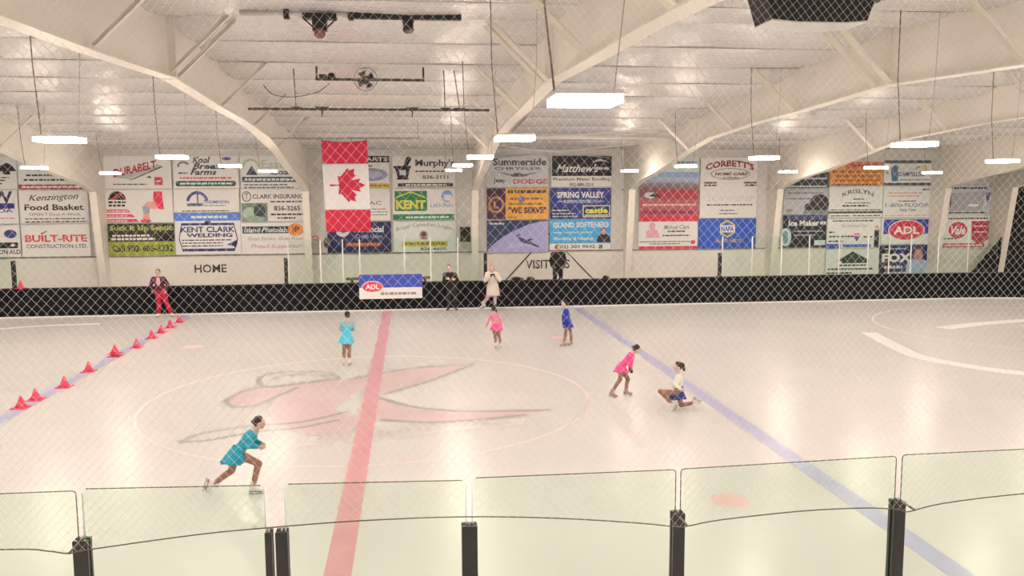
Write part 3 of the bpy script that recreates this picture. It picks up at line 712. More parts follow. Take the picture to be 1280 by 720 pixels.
S.r(.04, .40, .96, .97, (52, 62, 140)); S.e(.49, .55, .36, .40, (222, 205, 205)); S.e(.49, .55, .34, .37, (200, 50, 68)); S.t('ADL', .24, .40, .74, .70, (228, 215, 212), .035, part='logo'); S.done()
S = Board('navy election style board with a portrait, lowest on the right', 20.22, 22.55, .62, 1.90, Y1, (44, 48, 92))
S.r(0, 0, .28, 1, (40, 38, 46)); S.t('FOX', .05, .44, .62, .74, (222, 220, 222), .05); S.small(.1, .5, .86, .05, (170, 170, 180)); S.small(.1, .45, .24, .09, (190, 190, 200)); S.small(.1, .6, .08, .05, (180, 180, 190)); S.portrait(.74, .46, .88, (165, 175, 205), (195, 140, 125), (110, 80, 72)); S.done()
S = Board('silvery board with dark ends in the last bay on the right', 23.0, 25.1, 3.18, 4.36, Y1, (190, 182, 176))
S.small(.12, .9, .88, .06); S.poly([(.10, .10), (.18, .10), (.82, .10), (.86, .78), (.16, .74), (.05, .55)], (160, 152, 148), 'picture'); S.poly([(.02, .62), (.14, .62), (.14, .20)], (60, 58, 60), 'picture'); S.e(.62, .30, .12, .05, (215, 212, 208), 'picture'); S.small(.1, .9, .02, .05); S.poly([(.86, .75), (.98, .75), (.92, .35)], (90, 95, 120), 'picture'); S.done()
S = Board('white board with a red round crest and a red shield, last bay on the right', 23.0, 25.1, 1.72, 3.06, Y1, (218, 208, 202))
S.small(.1, .95, .92, .05); S.e(.32, .58, .20, .26, (190, 60, 75)); S.t('Vale', .17, .44, .48, .72, (222, 205, 200), .03, .3, part='logo'); S.poly([(.60, .86), (.98, .86), (.98, .30), (.79, .10), (.62, .30)], (175, 45, 62), 'logo'); S.small(.66, .94, .68, .04, (220, 180, 180)); S.small(.66, .94, .5, .04, (220, 180, 180)); S.small(.02, .3, .3, .04); S.r(.0, .04, .9, .17, (190, 60, 75)); S.small(.05, .85, .08, .05, (228, 200, 200)); S.done()

# ADL banner hung on the far boards
S = Board('blue and white banner with a red oval hung over the black boards', -.98, 1.24, .43, 1.30, HY - .02, (228, 214, 200), 'banner', .012, None, False)
S.r(0, .46, 1, 1, (55, 70, 150)); S.e(.21, .50, .17, .24, (228, 205, 205)); S.e(.21, .50, .16, .21, (212, 50, 68)); S.t('ADL', .10, .40, .32, .60, (230, 215, 212), .04, part='logo'); S.small(.34, .92, .16, .10, (130, 122, 118)); S.done()

def wall_word(txt, x0, x1, z0, z1, label):
    vs, fs = text_shape(txt, .018)
    b = MB(); n = len(vs); m = flat((62, 54, 52))
    b.add([(x0 + (x1 - x0) * x, FARY - .012, z0 + (z1 - z0) * z) for x, z in vs], fs, m)
    tag(b.build('wall_lettering'), label, 'lettering')
wall_word('HOME', -7.32, -6.14, 1.18, 1.50, 'dark capitals of a four letter word on the lower wall left of the flag')
wall_word('VISITORS', 5.38, 7.16, 1.14, 1.50, 'dark capitals on the lower wall behind the standing person in black')

# ------------------------------------------------------------------ hanging ceiling lights
M_FIX = mat('fixture_body', (0.75, 0.75, 0.75), 0.4)
def ceiling_light(x, y, z, label, spread=0.0):
    t = thing('ceiling_light', (x, y, z), label, 'ceiling light', 'hanging light panels over the ice')
    b = MB(); b.box(-.255, .255, -.225, .225, .034, .064, M_FIX); b.build('housing', t)
    b = MB(); b.box(-.25, .25, -.22, .22, -.024, .034, M_LAMP); b.build('diffuser', t)
    top = roof_z(y) - z - .05
    for s in (-1, 1):
        b = MB(); b.tube([(s * .23, 0, .06), (s * (.23 + .03 + spread * .5), .02, top * .5), (s * (.23 + spread), 0, top)], .0085 if s < 0 else .0045, M_HANG if s < 0 else M_HANG2, 5); b.build('hanger_cable', t)
    return t
LINES = [(-21.0, 'outermost left'), (-14.8, 'second left'), (-8.75, 'left edge'), (-3.72, 'left of flag'), (2.29, 'middle'), (8.55, 'right of centre'), (14.2, 'right'), (19.7, 'far right'), (26.0, 'outermost right')]
ROWS = [(-20.2, 5.0), (-16.0, 5.0), (-11.0, 4.89), (-5.6, 4.90), (0.2, 4.90), (6.0, 4.89), (11.3, 4.88)]  # first two rows are unseen lamps added over the seats to brighten the net
ORD = ['rearmost', 'second', 'third', 'fourth', 'fifth', 'sixth', 'farthest']
SURVEYED = {('left edge', 5): (-8.78, 6.2, 4.87), ('left edge', 6): (-8.68, 11.6, 4.84),
            ('left of flag', 3): (-3.65, -5.6, 4.90), ('left of flag', 4): (-3.74, .1, 4.90), ('left of flag', 5): (-3.80, 5.9, 4.90), ('left of flag', 6): (-3.68, 11.2, 4.89),
            ('middle', 2): (2.21, -11.0, 4.89), ('middle', 3): (2.30, -5.8, 4.92), ('middle', 4): (2.30, .1, 4.90), ('middle', 5): (2.28, 5.7, 4.90), ('middle', 6): (2.31, 11.0, 4.90),
            ('right of centre', 3): (8.47, -5.2, 4.88), ('right of centre', 4): (8.47, .4, 4.89), ('right of centre', 5): (8.68, 6.4, 4.89), ('right of centre', 6): (8.49, 12.0, 4.89),
            ('right', 4): (14.02, .4, 4.82), ('right', 5): (14.42, 6.4, 4.84), ('right', 6): (14.27, 12.0, 4.85), ('far right', 6): (19.63, 11.8, 4.80)}
for x, ln in LINES:
    for k, (y, z) in enumerate(ROWS):
        xx, yy, zz = SURVEYED.get((ln, k), (x, y, z))
        ceiling_light(xx, yy, zz, 'glowing white hanging light panel, %s of seven in the %s line' % (ORD[k], ln), .05 + .1 * random.random())

# ------------------------------------------------------------------ far glass along the boards
def far_pane(x0, x1, label, top=2.56):
    t = thing('glass_shield', (x0, HY + .07, 1.01), label, 'glass panel', 'glass panels on the far boards')
    b = MB(); b.box(.012, x1 - x0 - .012, -.006, .006, 0, top - 1.01, M_GLF); b.build('pane', t)
    b = MB(); b.box(-.012, .03, -.014, .014, 0, top - 1.01, M_PALEEDGE); b.build('edge_strip', t)
    return t
LX = [-14.0, -12.62]
far_pane(-14.0, -12.62, 'clear glass panel on the far boards at the left edge')
seams = [-3.42, -2.31, -1.54, -.95, .62, 1.55, 2.52, 3.42]
nmL = ['first', 'second', 'third', 'fourth', 'fifth', 'sixth', 'seventh', 'eighth', 'ninth', 'tenth']
for k, (a, c) in enumerate(zip(seams, seams[1:])):
    far_pane(a, c, '%s clear glass panel from the left in the penalty box stretch under the flag' % nmL[k])
seams = [12.36, 13.51, 14.66, 15.75, 16.94, 18.09, 18.95, 19.83, 20.95, 22.17, 23.42]
for k, (a, c) in enumerate(zip(seams, seams[1:])):
    far_pane(a, c, '%s clear glass panel from the left in the right hand stretch' % nmL[k], 2.5)
for x, h, lb in ((-12.52, 1.95, 'black padded post ending the glass at the left edge'), (-3.5, 1.92, 'black padded post left of the flag where the glass begins'),
                 (3.52, 2.0, 'black padded post beside the person in the cream coat'), (12.28, 1.9, 'black padded post under the blue hexagon board')):
    b = MB(); b.box(x - .06, x + .06, HY + .02, HY + .12, 1.012, h, M_BLACK); b.box(x - .075, x + .075, HY + .005, HY + .135, 1.012, 1.05, M_BLACK)
    tag(b.build('glass_end_post'), lb, 'post', 'black posts ending the far glass')

# ------------------------------------------------------------------ near glass, posts, net
NY = -13.2
def near_pane(x0, x1, z0, z1, label, right=True, left=False):
    t = thing('glass_shield', (x0, NY, 1.03), label, 'glass panel', 'glass panels in front of the camera')
    w = x1 - x0; h0 = z0 - 1.03; h1 = z1 - 1.03; rc = .02
    b = MB(); b.prism([(0, 0), (w, 0), (w, h1 - rc), (w - rc, h1), (rc, h0), (0, h0 - rc)], 1, -.006, .006, M_GLN); b.build('pane', t)
    b = MB(); r = .0028; pts = [(rc, 0, h0), (w - rc, 0, h1)]
    if left: pts = [(0, 0, 1.3), (0, 0, h0 - rc), (.004, 0, h0 - .005)] + pts
    if right: pts = pts + [(w - .004, 0, h1 - .005), (w, 0, h1 - rc), (w, 0, 1.3)]
    b.tube(pts, r, M_DARKEDGE, 6); b.build('polished_edge', t)
    e = MB()
    if not left: e.tube([(0, 0, 1.3), (0, 0, h0 - rc)], .004, M_PALEEDGE, 6)
    if not right: e.tube([(w, 0, 1.3), (w, 0, h1 - rc)], .004, M_PALEEDGE, 6)
    if e.v: e.build('pale_edge', t)
    return t
near_pane(-2.4, -.812, 2.742, 2.735, 'near glass panel cut off by the left edge of the photo', True)
near_pane(-.783, .105, 2.743, 2.722, 'near glass panel between the leftmost post and the twin posts', False)
near_pane(.205, 1.138, 2.722, 2.702, 'near glass panel crossed by the red centre line', False)
near_pane(1.170, 2.277, 2.712, 2.710, 'near glass panel left of the red spot on the ice', True)
near_pane(2.305, 3.545, 2.712, 2.732, 'near glass panel in front of the red spot on the ice', True, True)
near_pane(3.580, 5.2, 2.738, 2.745, 'near glass panel cut off by the right edge of the photo', True, True)
def near_post(x, w, top, label, d=.07):
    t = thing('glass_post', (x, NY, 1.02), label, 'post', 'dark posts holding the near glass')
    h = top - 1.02; hw = w / 2; hd = d / 2; g = .0085; n = min(.018, hw * .55)
    b = MB()
    b.prism([(-hw, -hd), (hw, -hd), (hw, -g), (hw - n, -g), (hw - n, g), (hw, g), (hw, hd), (-hw, hd), (-hw, g), (-hw + n, g), (-hw + n, -g), (-hw, -g)], 2, 0, h, M_ALU)
    o = b.build('channel', t)
    bv = o.modifiers.new('bevel', 'BEVEL'); bv.width = .003; bv.segments = 2
    b = MB()
    for s in (-1, 1):
        if hw - n > .012: b.box(min(s * .004, s * (hw - n - .003)), max(s * .004, s * (hw - n - .003)), -hd + .014, hd - .014, h - .002, h + .003, M_BLACK)
    b.box(-.004, .004, -g - .006, g + .006, h, h + .012, M_GASK)
    b.build('gasket', t)
    b = MB(); b.box(-hw - .004, hw + .004, -hd - .01, hd + .01, 0, .02, M_ALU); b.build('base_plate', t)
near_post(-.797, .072, 2.485, 'dark metal glass post standing leftmost at the bottom edge')
near_post(.120, .036, 2.478, 'slim dark metal post, left of the close pair beside the red line')
near_post(.186, .062, 2.478, 'wider dark metal post, right of the close pair beside the red line')
near_post(1.154, .082, 2.462, 'dark metal glass post at the bottom centre')
near_post(2.290, .066, 2.472, 'dark metal glass post left of the red spot on the ice')
near_post(3.562, .066, 2.478, 'dark metal glass post rightmost at the bottom edge')

CABLE = [(-3.2, 2.50), (-2.2, 2.535), (-1.108, 2.518), (-.891, 2.498), (-.80, 2.481), (-.70, 2.4955), (-.181, 2.545), (.203, 2.5635), (.595, 2.5745), (1.117, 2.569), (1.611, 2.5355), (2.034, 2.488), (2.235, 2.458),
         (2.30, 2.460), (2.467, 2.4835), (2.908, 2.5095), (3.269, 2.5095), (3.462, 2.491), (3.522, 2.476), (3.729, 2.514), (4.198, 2.546), (4.9, 2.56), (6.5, 2.52)]
NETY = -13.37
def cable_z(x):
    for (a, za), (c, zc) in zip(CABLE, CABLE[1:]):
        if a <= x <= c: return za + (zc - za) * (x - a) / (c - a)
    return CABLE[0][1] if x < CABLE[0][0] else CABLE[-1][1]
def build_net():
    t = thing('safety_net', (0, 0, 0), 'white diamond mesh spectator net hanging above the near glass', 'net')
    b = MB(); w, h = .0425, .0475; z0, z1 = 2.44, 5.62; x0, x1 = -3.1, 6.4; r = .00072
    vs = []; fs = []
    def warp(u, v):
        """the net is pulled wider in its middle span"""
        g = math.exp(-((u - 1.1) / 1.15) ** 2)
        x = u + .20 * 1.15 * .886 * math.erf((u - 1.1) / 1.15)
        z = 3.5 + (v - 3.5) * (1 + .20 * g)
        return x + .008 * math.sin(2.1 * v + .8 * u), z + .006 * math.sin(1.7 * u + .9 * v)
    v0, v1 = 2.2, 5.75; u0, u1 = -3.3, 6.6
    reach = (v1 - v0) * w / h
    for fam in (-1, 1):
        n = int((u1 - u0 + reach) / w) + 2
        for i in range(n):
            bu = u0 - (reach if fam > 0 else 0) + i * w
            N = 60; seg = []; last = None
            for k in range(N + 1):
                v = v0 + (v1 - v0) * k / N
                u = bu + fam * (v - v0) * w / h 
                p = warp(u, v)
                inside = x0 <= p[0] <= x1 and p[1] >= cable_z(p[0]) and p[1] <= z1
                if inside and not seg and last is not None and x0 <= last[0] <= x1 and last[1] < z1:
                    a, c = last, p                       # carry the cord down to the cable
                    for _ in range(14):
                        q = ((a[0] + c[0]) / 2, (a[1] + c[1]) / 2)
                        if q[1] >= cable_z(q[0]): c = q
                        else: a = q
                    seg.append(c)
                if inside: seg.append(p)
                elif seg: break
                last = p
            if len(seg) < 2: continue
            seg = [seg[0]] + seg[1:-1:3] + [seg[-1]]
            o = len(vs)
            for x, z in seg:
                yy = NETY + .012 * math.sin(1.9 * x + .7 * z)
                for a in (0, 2.094, 4.189): vs.append((x + r * math.cos(a), yy + r * math.sin(a), z))
            for k in range(len(seg) - 1):
                for q in range(3): fs.append((o + 3 * k + q, o + 3 * k + (q + 1) % 3, o + 3 * k + 3 + (q + 1) % 3, o + 3 * k + 3 + q))
    b.add(vs, fs, M_NET); b.build('netting', t)
    b = MB(); b.tube([(x, NETY, z) for x, z in smooth2(CABLE, 4)], .0033, M_ROPE, 6); b.build('bottom_cable', t)
    b = MB(); b.tube([(x0, NETY, z1 - .0), (x1, NETY, z1 - .0)], .01, M_ROPE, 6); b.build('top_cable', t)
    for x in (-.797, 2.290, 3.562):
        b = MB(); b.tube([(x, NY - .04, cable_z(x)), (x, NETY, cable_z(x))], .006, M_ROPE, 6); b.build('cable_hook', t)
build_net()

# ------------------------------------------------------------------ things hung under the roof
def light_bar():
    t = thing('spotlight_bar', (0, -4.0, 6.80), 'dark ridge bar with two spotlights, highest up over the flag', 'light bar')
    b = MB(); b.box(.05, 1.70, -.05, .05, .02, .12, M_BLACK); b.build('dark_beam', t)
    b = MB(); b.tube([(-1.6, 0, .07), (.05, 0, .07)], .045, mat('foil_wrap', (.62, .60, .58), .3), 8); b.build('wrapped_pipe', t)
    for sx in (-.93, .02):
        b = MB(); b.box(sx - .03, sx + .05, -.06, .06, .0, .17, M_BLACK); b.build('clamp', t)
    b = MB(); b.box(-.68, -.18, -.09, .09, .0, .08, M_BLACK)
    for s in (-1, 1): b.tube([(-.43 + s * .25, 0, .02), (-.43 + s * .10, 0, -.12)], .012, M_BLACK, 6)
    b.box(-.54, -.33, -.08, .08, -.17, .02, M_BLACK); o = b.build('spotlight', t)
    c = MB(); c.tube([(-.435, 0, -.16), (-.435, -.06, -.23)], [.075, .085], mat('copper_lens', (.22, .09, .07), .35), 12); c.build('lens', o)
    b = MB(); b.box(.80, .98, -.07, .07, -.02, .03, M_BLACK); b.tube([(.89, 0, .0), (.89, -.03, -.15)], [.07, .085], M_BLACK, 12); o = b.build('spotlight', t)
    c = MB(); c.tube([(.89, -.03, -.15), (.89, -.034, -.165)], .07, mat('dull_lens', (.12, .13, .14), .2), 12); c.build('lens', o)
    for x in (-1.2, .3, 1.55):
        b = MB(); b.tube([(x, 0, .10), (x, 0, roof_z(-4.0) - 6.80 - .02)], .014, M_ROPE, 6); b.build('hanger', t)
light_bar()
M_BRN = mat('dark_brown_steel', (.055, .045, .038), .5)
def fan_bar():
    t = thing('fan_bracket', (0, .9, 6.53), 'dark U shaped ceiling bracket carrying a round fan', 'fan')
    zt = roof_z(.9) - 6.53 - .02
    b = MB(); b.box(-1.02, 1.21, -.025, .025, -.025, .025, M_BRN)
    for k in range(16): b.box(-.98 + .14 * k, -.93 + .14 * k, -.032, .032, -.018, .018, mat('bar_hole', (.12, .10, .085), .5))
    b.build('crossbar', t)
    for x in (-1.0, 1.19):
        b = MB(); b.box(x - .018, x + .018, -.02, .02, 0, zt, M_BRN); b.box(x - .06, x + .06, -.05, .05, zt - .01, zt + .012, M_BRN); b.build('upright', t)
    f = MB(); n = 28
    for r_ in (.235, .17, .10):
        f.tube([(.0 + r_ * math.cos(2 * PI * k / n), -.06, -.0 + r_ * math.sin(2 * PI * k / n)) for k in range(n + 1)], .010 if r_ > .2 else .006, mat('fan_grey', (.28, .28, .28), .4), 6, caps=False)
    for k in range(8):
        a = 2 * PI * k / 8; f.tube([(0, -.08, 0), (.235 * math.cos(a), -.06, .235 * math.sin(a))], .005, mat('fan_grey', (.28, .28, .28), .4), 5)
    g = f.build('fan_guard', t)
    f = MB()
    for k in range(4):
        a0 = 2 * PI * k / 4 + .4
        f.add([(.04 * math.cos(a0), -.03, .04 * math.sin(a0)), (.19 * math.cos(a0 - .3), -.045, .19 * math.sin(a0 - .3)), (.20 * math.cos(a0 + .5), -.015, .20 * math.sin(a0 + .5)), (.05 * math.cos(a0 + 1), -.02, .05 * math.sin(a0 + 1))], [(0, 1, 2, 3)], M_BLACK)
        f.add([(.04 * math.cos(a0), -.022, .04 * math.sin(a0)), (.19 * math.cos(a0 - .3), -.037, .19 * math.sin(a0 - .3)), (.20 * math.cos(a0 + .5), -.007, .20 * math.sin(a0 + .5)), (.05 * math.cos(a0 + 1), -.012, .05 * math.sin(a0 + 1))], [(3, 2, 1, 0)], M_BLACK)
    f.build('fan_blades', t)
    f = MB(); f.tube([(0, -.075, 0), (0, .09, 0)], [.07, .09], M_BLACK, 14); f.build('fan_motor', t)
    f = MB(); f.box(-.95, -.80, -.03, .03, .02, .10, M_BRN); f.ell((-.70, -.02, .05), (.085, .08, .085), M_BLACK); f.tube([(-.70, -.06, .05), (-.70, -.13, .02)], [.05, .065], M_BLACK, 12); f.build('small_lamp', t)
fan_bar()
def batten():
    t = thing('hanging_pipe', (0, 1.0, 5.93), 'long thin dark pipe hung on wires between the middle frames', 'pipe')
    b = MB(); b.tube([(-2.42, 0, 0), (2.58, 0, 0)], .026, M_BRN, 8)
    for k in range(24): b.tube([(-2.3 + .2 * k, 0, 0), (-2.24 + .2 * k, 0, 0)], .031, mat('pipe_band', (.10, .085, .07), .5), 8)
    b.build('pipe', t)
    for x, dx in ((-1.45, -.03), (1.64, -.02), (1.95, -.12)):
        b = MB(); b.tube([(x, 0, .02), (x + dx, 0, roof_z(1.0) - 5.93 - .02)], .011, M_ROPE, 5); b.build('hanger_wire', t)
        b = MB(); b.box(x - .12, x + .12, -.03, .03, .012, .045, M_BRN); b.build('clamp', t)
    for x in (-.92, .95):
        b = MB(); b.tube([(x, 0, 0), (x, 0, -.16)], .016, M_BRN, 6); b.box(x - .14, x + .14, -.03, .03, .03, .05, M_BRN); b.build('hook', t)
batten()
b = MB(); b.tube(smooth2([(-2.08, .95, 6.40), (-1.9, .93, 6.22), (-1.5, .92, 6.17), (-1.0, .92, 6.27), (-.74, .9, 6.45)], 6), .009, M_ROPE, 5)
tag(b.build('slack_cable'), 'slack cable running from the frame brace to the round fan', 'cable')

def leaf_pts():
    h = [(0, 1), (.155, .70), (.31, .785), (.235, .36), (.46, .595), (.52, .48), (.78, .53), (.69, .27), (.80, .20), (.40, -.14), (.445, -.28), (.03, -.22), (.045, -.66), (0, -.66)]
    return h + [(-x, y) for x, y in h[-2:0:-1]]
def flag():
    FY = 7.2
    t = thing('flag', (-.93, FY, 5.64), 'large red and white flag with a sideways maple leaf, hanging from a rod', 'flag')
    H = 2.55; Wd = 1.27; nx = 20; nz = 40
    def pos(u, v, off=0):
        y = .035 * math.sin(7 * u + 1.5 * v) * v + .02 * math.sin(5 * v + 3 * u)
        return (-.64 + Wd * u + .07 * v * (1 - .2 * u), y + off, -H * v + .02 * (2 * u - 1) ** 2 * (1 if v == 0 else .0) - .03 * math.sin(PI * u) * (v < .01))
    mr = mat('flag_red', ph(206, 30, 62), .65); mw = mat('flag_white', ph(232, 214, 202), .65)
    bands = (('red_band', 0, .25, mr), ('white_field', .25, .755, mw), ('red_band', .755, 1, mr))
    for nm, v0, v1, m in bands:
        b = MB(); vs = []; fs = []; n = max(4, int(nz * (v1 - v0)))
        for off in (-.003, .003):
            for j in range(n + 1):
                for i in range(nx + 1): vs.append(pos(i / nx, v0 + (v1 - v0) * j / n, off))
        c = nx + 1; L = (n + 1) * c
        for j in range(n):
            for i in range(nx):
                q = (j * c + i, j * c + i + 1, (j + 1) * c + i + 1, (j + 1) * c + i)
                fs.append(q); fs.append(tuple(L + k for k in q[::-1]))
        for i in range(nx): fs.append((i, L + i, L + i + 1, i + 1)); fs.append((n * c + i, n * c + i + 1, L + n * c + i + 1, L + n * c + i))
        for j in range(n): fs.append((j * c, (j + 1) * c, L + (j + 1) * c, L + j * c)); fs.append((j * c + nx, L + j * c + nx, L + (j + 1) * c + nx, (j + 1) * c + nx))
        b.add(vs, fs, m, True); b.build(nm, t)
    # leaf lies on its side, stem to the left; cut fine so it follows the cloth
    P = leaf_pts(); bm = bmesh.new()
    f = bm.faces.new([bm.verts.new((p[1], -p[0], 0)) for p in P])
    bmesh.ops.triangulate(bm, faces=bm.faces[:])
    bmesh.ops.subdivide_edges(bm, edges=bm.edges[:], cuts=3, use_grid_fill=True)
    vs = [v.co.copy() for v in bm.verts]; bm.verts.index_update(); fs = [tuple(v.index for v in f.verts) for f in bm.faces]; bm.free()
    sc = .60
    for nm, off in (('maple_leaf', -.007), ('maple_leaf', .007)):
        b = MB(); b.add([pos(.47 + (v.x - .05) * sc / Wd, 0.485 + v.y * sc / H * 1.0, off) for v in vs], fs, mr); b.build(nm, t)
    b = MB(); b.tube([(-2.02, 0, .06), (2.1, 0, .085)], .013, M_ROPE, 6); b.build('flag_rod', t)
    for x in (-.62, -.2, .2, .60):
        b = MB(); b.tube([(x, 0, .07), (x, 0, -.02)], .009, M_ROPE, 5); b.build('tie', t)
    b = MB(); b.tube([(2.05, 0, .085), (2.05, 0, roof_z(FY) - 5.64 - .24)], .007, M_ROPE, 5); b.build('rod_wire', t)
flag()

def speaker_cluster():
    t = thing('speaker_cluster', (5.92, -7.0, 6.29), 'black tapered loudspeaker box hung from the roof at upper right', 'loudspeaker')
    m = mat('speaker_black', (.010, .010, .013), .6); g = mat('grille_black', (.018, .018, .022), .75)
    yf = -.25
    b = MB(); b.prism([(-.80, .56), (-.62, .0), (-.3, -.025), (.3, -.025), (.60, .0), (.80, .56)], 1, yf, .30, m); b.build('cabinet', t)
    b = MB(); b.prism([(-.74, .53), (-.585, .035), (.565, .035), (.74, .53)], 1, yf - .012, yf, g); b.build('grille', t)
    b = MB(); b.prism([(-.63, -.006), (-.3, -.031), (.3, -.031), (.61, -.006), (.61, -.022), (.3, -.047), (-.3, -.047), (-.63, -.022)], 1, yf - .008, .30, mat('speaker_trim', (.70, .69, .68), .5)); b.build('pale_rim', t)
    b = MB(); b.prism([(.64, .58), (.60, .31), (1.02, .33), (1.10, .58)], 1, yf + .1, .55, m); b.build('side_cabinet', t)
    for x in (-.5, .5):
        b = MB(); b.tube([(x, 0, .5), (x, 0, roof_z(-7) - 6.29 - .01)], .02, M_ROPE, 6); b.build('hanger', t)
speaker_cluster()
b = MB(); b.box(2.76, 3.13, 15.25, 15.62, 2.30, 2.86, M_BLACK); b.box(2.78, 3.11, 15.235, 15.25, 2.33, 2.83, mat('grille_black', (.018, .018, .022), .75)); b.box(2.9, 3.0, 15.62, 16.19, 2.55, 2.63, M_BLACK)
tag(b.build('wall_speaker'), 'small black loudspeaker on a bracket beside the middle column', 'loudspeaker')
t = thing('fire_alarm_box', (-2.72, 15.6, 2.40), 'small red alarm box on the column left of the flag', 'alarm box')
b = MB(); b.box(-.07, .07, -.08, .0, 0, .18, mat('alarm_red', ph(205, 80, 70), .4)); b.build('case', t); b = MB(); b.box(-.04, .04, -.095, -.08, .05, .12, M_WHITE); b.build('call_plate', t)
b = MB(); b.box(-.04, .04, .0, .59, .05, .12, M_STEEL); b.build('bracket', t)
t = thing('wall_camera', (-2.30, 15.7, 2.30), 'dark grey jacketed device on the wall left of the navy board', 'camera')
b = MB(); b.ell((0, 0, 0), (.13, .16, .2), mat('fuzzy_grey', (.18, .18, .17), .9, bump=(9, .8, .05))); b.build('housing', t); b = MB(); b.tube([(0, .05, 0), (0, .49, .05)], .03, M_BLACK, 8); b.build('bracket', t); b = MB(); b.tube([(.0, -.1, -.05), (0, -.22, -.1)], .05, M_BLACK, 10); b.build('lens', t)

# black sheet in the outline of the dark shape at the right end
b = MB(); n = 40; rings = []
for k in range(n + 1):
    x = 23.95 + 3.4 * k / n; top = .72 + max(0, (x - 23.95)) / 1.6 * 1.9
    if x > 25.55: top = 4.36
    y = 15.55 + .05 * math.sin(k * 1.9)
    rings.append([(x, y - .012, -.1), (x, y - .012, top), (x, y + .012, top), (x, y + .012, -.1)])
b.loft(rings, mat('sheet_black', (.014, .014, .017), .9), caps=True, smooth=False)
tag(b.build('black_sheet'), 'black cloth drape with a raked edge hung at the far right', 'drape')

# ------------------------------------------------------------------ behind the boards
M_WOOD = mat('brown_wood', (.20, .12, .08), .5, mottle=(6, .2))
t = thing('scorekeeper_counter', (.05, 13.62, 0), 'brown counter behind the boards on both sides of the blue banner', 'counter')
b = MB(); b.box(-1.5, 1.5, -.22, .22, 1.09, 1.14, M_WOOD); b.build('top', t)
for x in (-1.3, 0, 1.3):
    b = MB(); b.box(x - .04, x + .04, -.15, .15, -.1, 1.09, M_WOOD); b.build('leg', t)
t = thing('players_bench', (6.3, 14.3, 0), 'long low bench behind the boards under the dark standing person', 'bench')
b = MB(); b.box(-2.2, 2.2, -.2, .2, .42, .47, M_WOOD); b.build('seat', t)
for x in (-1.9, 0, 1.9):
    b = MB(); b.box(x - .04, x + .04, -.16, .16, -.1, .42, M_BLACK); b.build('leg', t)
def bundle(x, w, label):
    b = MB(); m = mat('dark_nylon', (.018, .018, .02), .8)
    b.ell((x, HY + .07, 1.06), (w, .10, .07), m); b.ell((x + w * .7, HY + .08, 1.05), (w * .5, .09, .055), m); b.ell((x - w * .6, HY + .06, 1.045), (w * .45, .09, .05), m)
    tag(b.build('equipment_bundle'), label, 'bundle')
bundle(4.65, .22, 'low dark bundle on the boards left of the wall lettering behind the standing person')
bundle(5.15, .13, 'smaller dark bundle on the boards below the start of the wall lettering')
bundle(7.95, .12, 'low dark bundle on the boards right of the standing dark person')

# ------------------------------------------------------------------ training cones
M_CONE = mat('cone_red', ph(238, 66, 92), .5); M_CONE2 = mat('cone_pink', ph(246, 150, 160), .5)
def cone(x, y, z, label, h=.24, group="red cones along the left blue line"):
    t = thing('training_cone', (x, y, z), label, 'cone', group)
    n = 20
    def rg(r, zz): return [(r * math.cos(2 * PI * k / n), r * math.sin(2 * PI * k / n), zz) for k in range(n)]
    b = MB(); b.loft([rg(.115, .016), rg(.085, .07 * h / .24), rg(.05, .15 * h / .24), rg(.022, h), rg(.015, h)], M_CONE); b.build('body', t)
    b = MB(); b.loft([rg(.078, .085 * h / .24), rg(.056, .135 * h / .24)], M_CONE2, caps=False); b.build('pale_collar', t)
    b = MB(); b.prism([(-.15, -.15), (.15, -.15), (.15, .15), (-.15, .15)], 2, 0, .018, M_CONE); b.build('base', t)
CN = [(-6.84, .08), (-6.84, .74), (-6.71, 1.89), (-6.79, 3.56), (-6.81, 5.47), (-6.65, 6.73), (-6.68, 8.23), (-6.69, 9.24), (-6.7, 10.24), (-6.71, 11.35)]
CW = ['nearest the camera', 'second nearest', 'third nearest', 'fourth nearest', 'in the taller stacked pair', 'fifth from the far end', 'fourth from the far end', 'third from the far end', 'second from the far end', 'nearest the red tracksuit person']
for (x, y), w in zip(CN, CW): cone(x, y, .0025, 'small red cone on the blue line, %s' % w)
cone(-6.81, 5.47, .075, 'red cone stacked on top of another in the middle of the row')
cone(-12.33, HY + .07, 1.012, 'tiny red cone standing on the black boards by the left glass post', .26, None)

# ------------------------------------------------------------------ people
DG_TMP = []
def remeshed(mb, voxel, smooth, material):
    """one continuous skin grown over the overlapping volumes in mb"""
    me = bpy.data.meshes.new('tmp'); me.from_pydata(mb.v, [], mb.f)
    o = bpy.data.objects.new('tmp', me); COL.objects.link(o)
    r = o.modifiers.new('r', 'REMESH'); r.mode = 'VOXEL'; r.voxel_size = voxel
    if smooth:
        sm = o.modifiers.new('s', 'SMOOTH'); sm.iterations = smooth; sm.factor = 0.5
    bpy.context.view_layer.update()
    dg = bpy.context.evaluated_depsgraph_get()
    ev = o.evaluated_get(dg); m2 = ev.to_mesh()
    out = MB(); out.add([v.co.copy() for v in m2.vertices], [tuple(p.vertices) for p in m2.polygons], material, True)
    ev.to_mesh_clear(); bpy.data.objects.remove(o); bpy.data.meshes.remove(me)
    return out

M_EYE = mat('eye_white', (.8, .78, .75), .3); M_IRIS = mat('eye_dark', (.02, .015, .012), .3); M_LIP = mat('lip', (.45, .16, .15), .5)
M_BLADE = mat('steel_blade', (.55, .55, .56), .25, metal=.9); M_SOLE = mat('brown_sole', (.16, .09, .06), .6)

def ring_pts(c, side, fwd, w, d, n=16):
    return [c + side * (w * math.cos(2 * PI * k / n)) + fwd * (d * math.sin(2 * PI * k / n)) for k in range(n)]

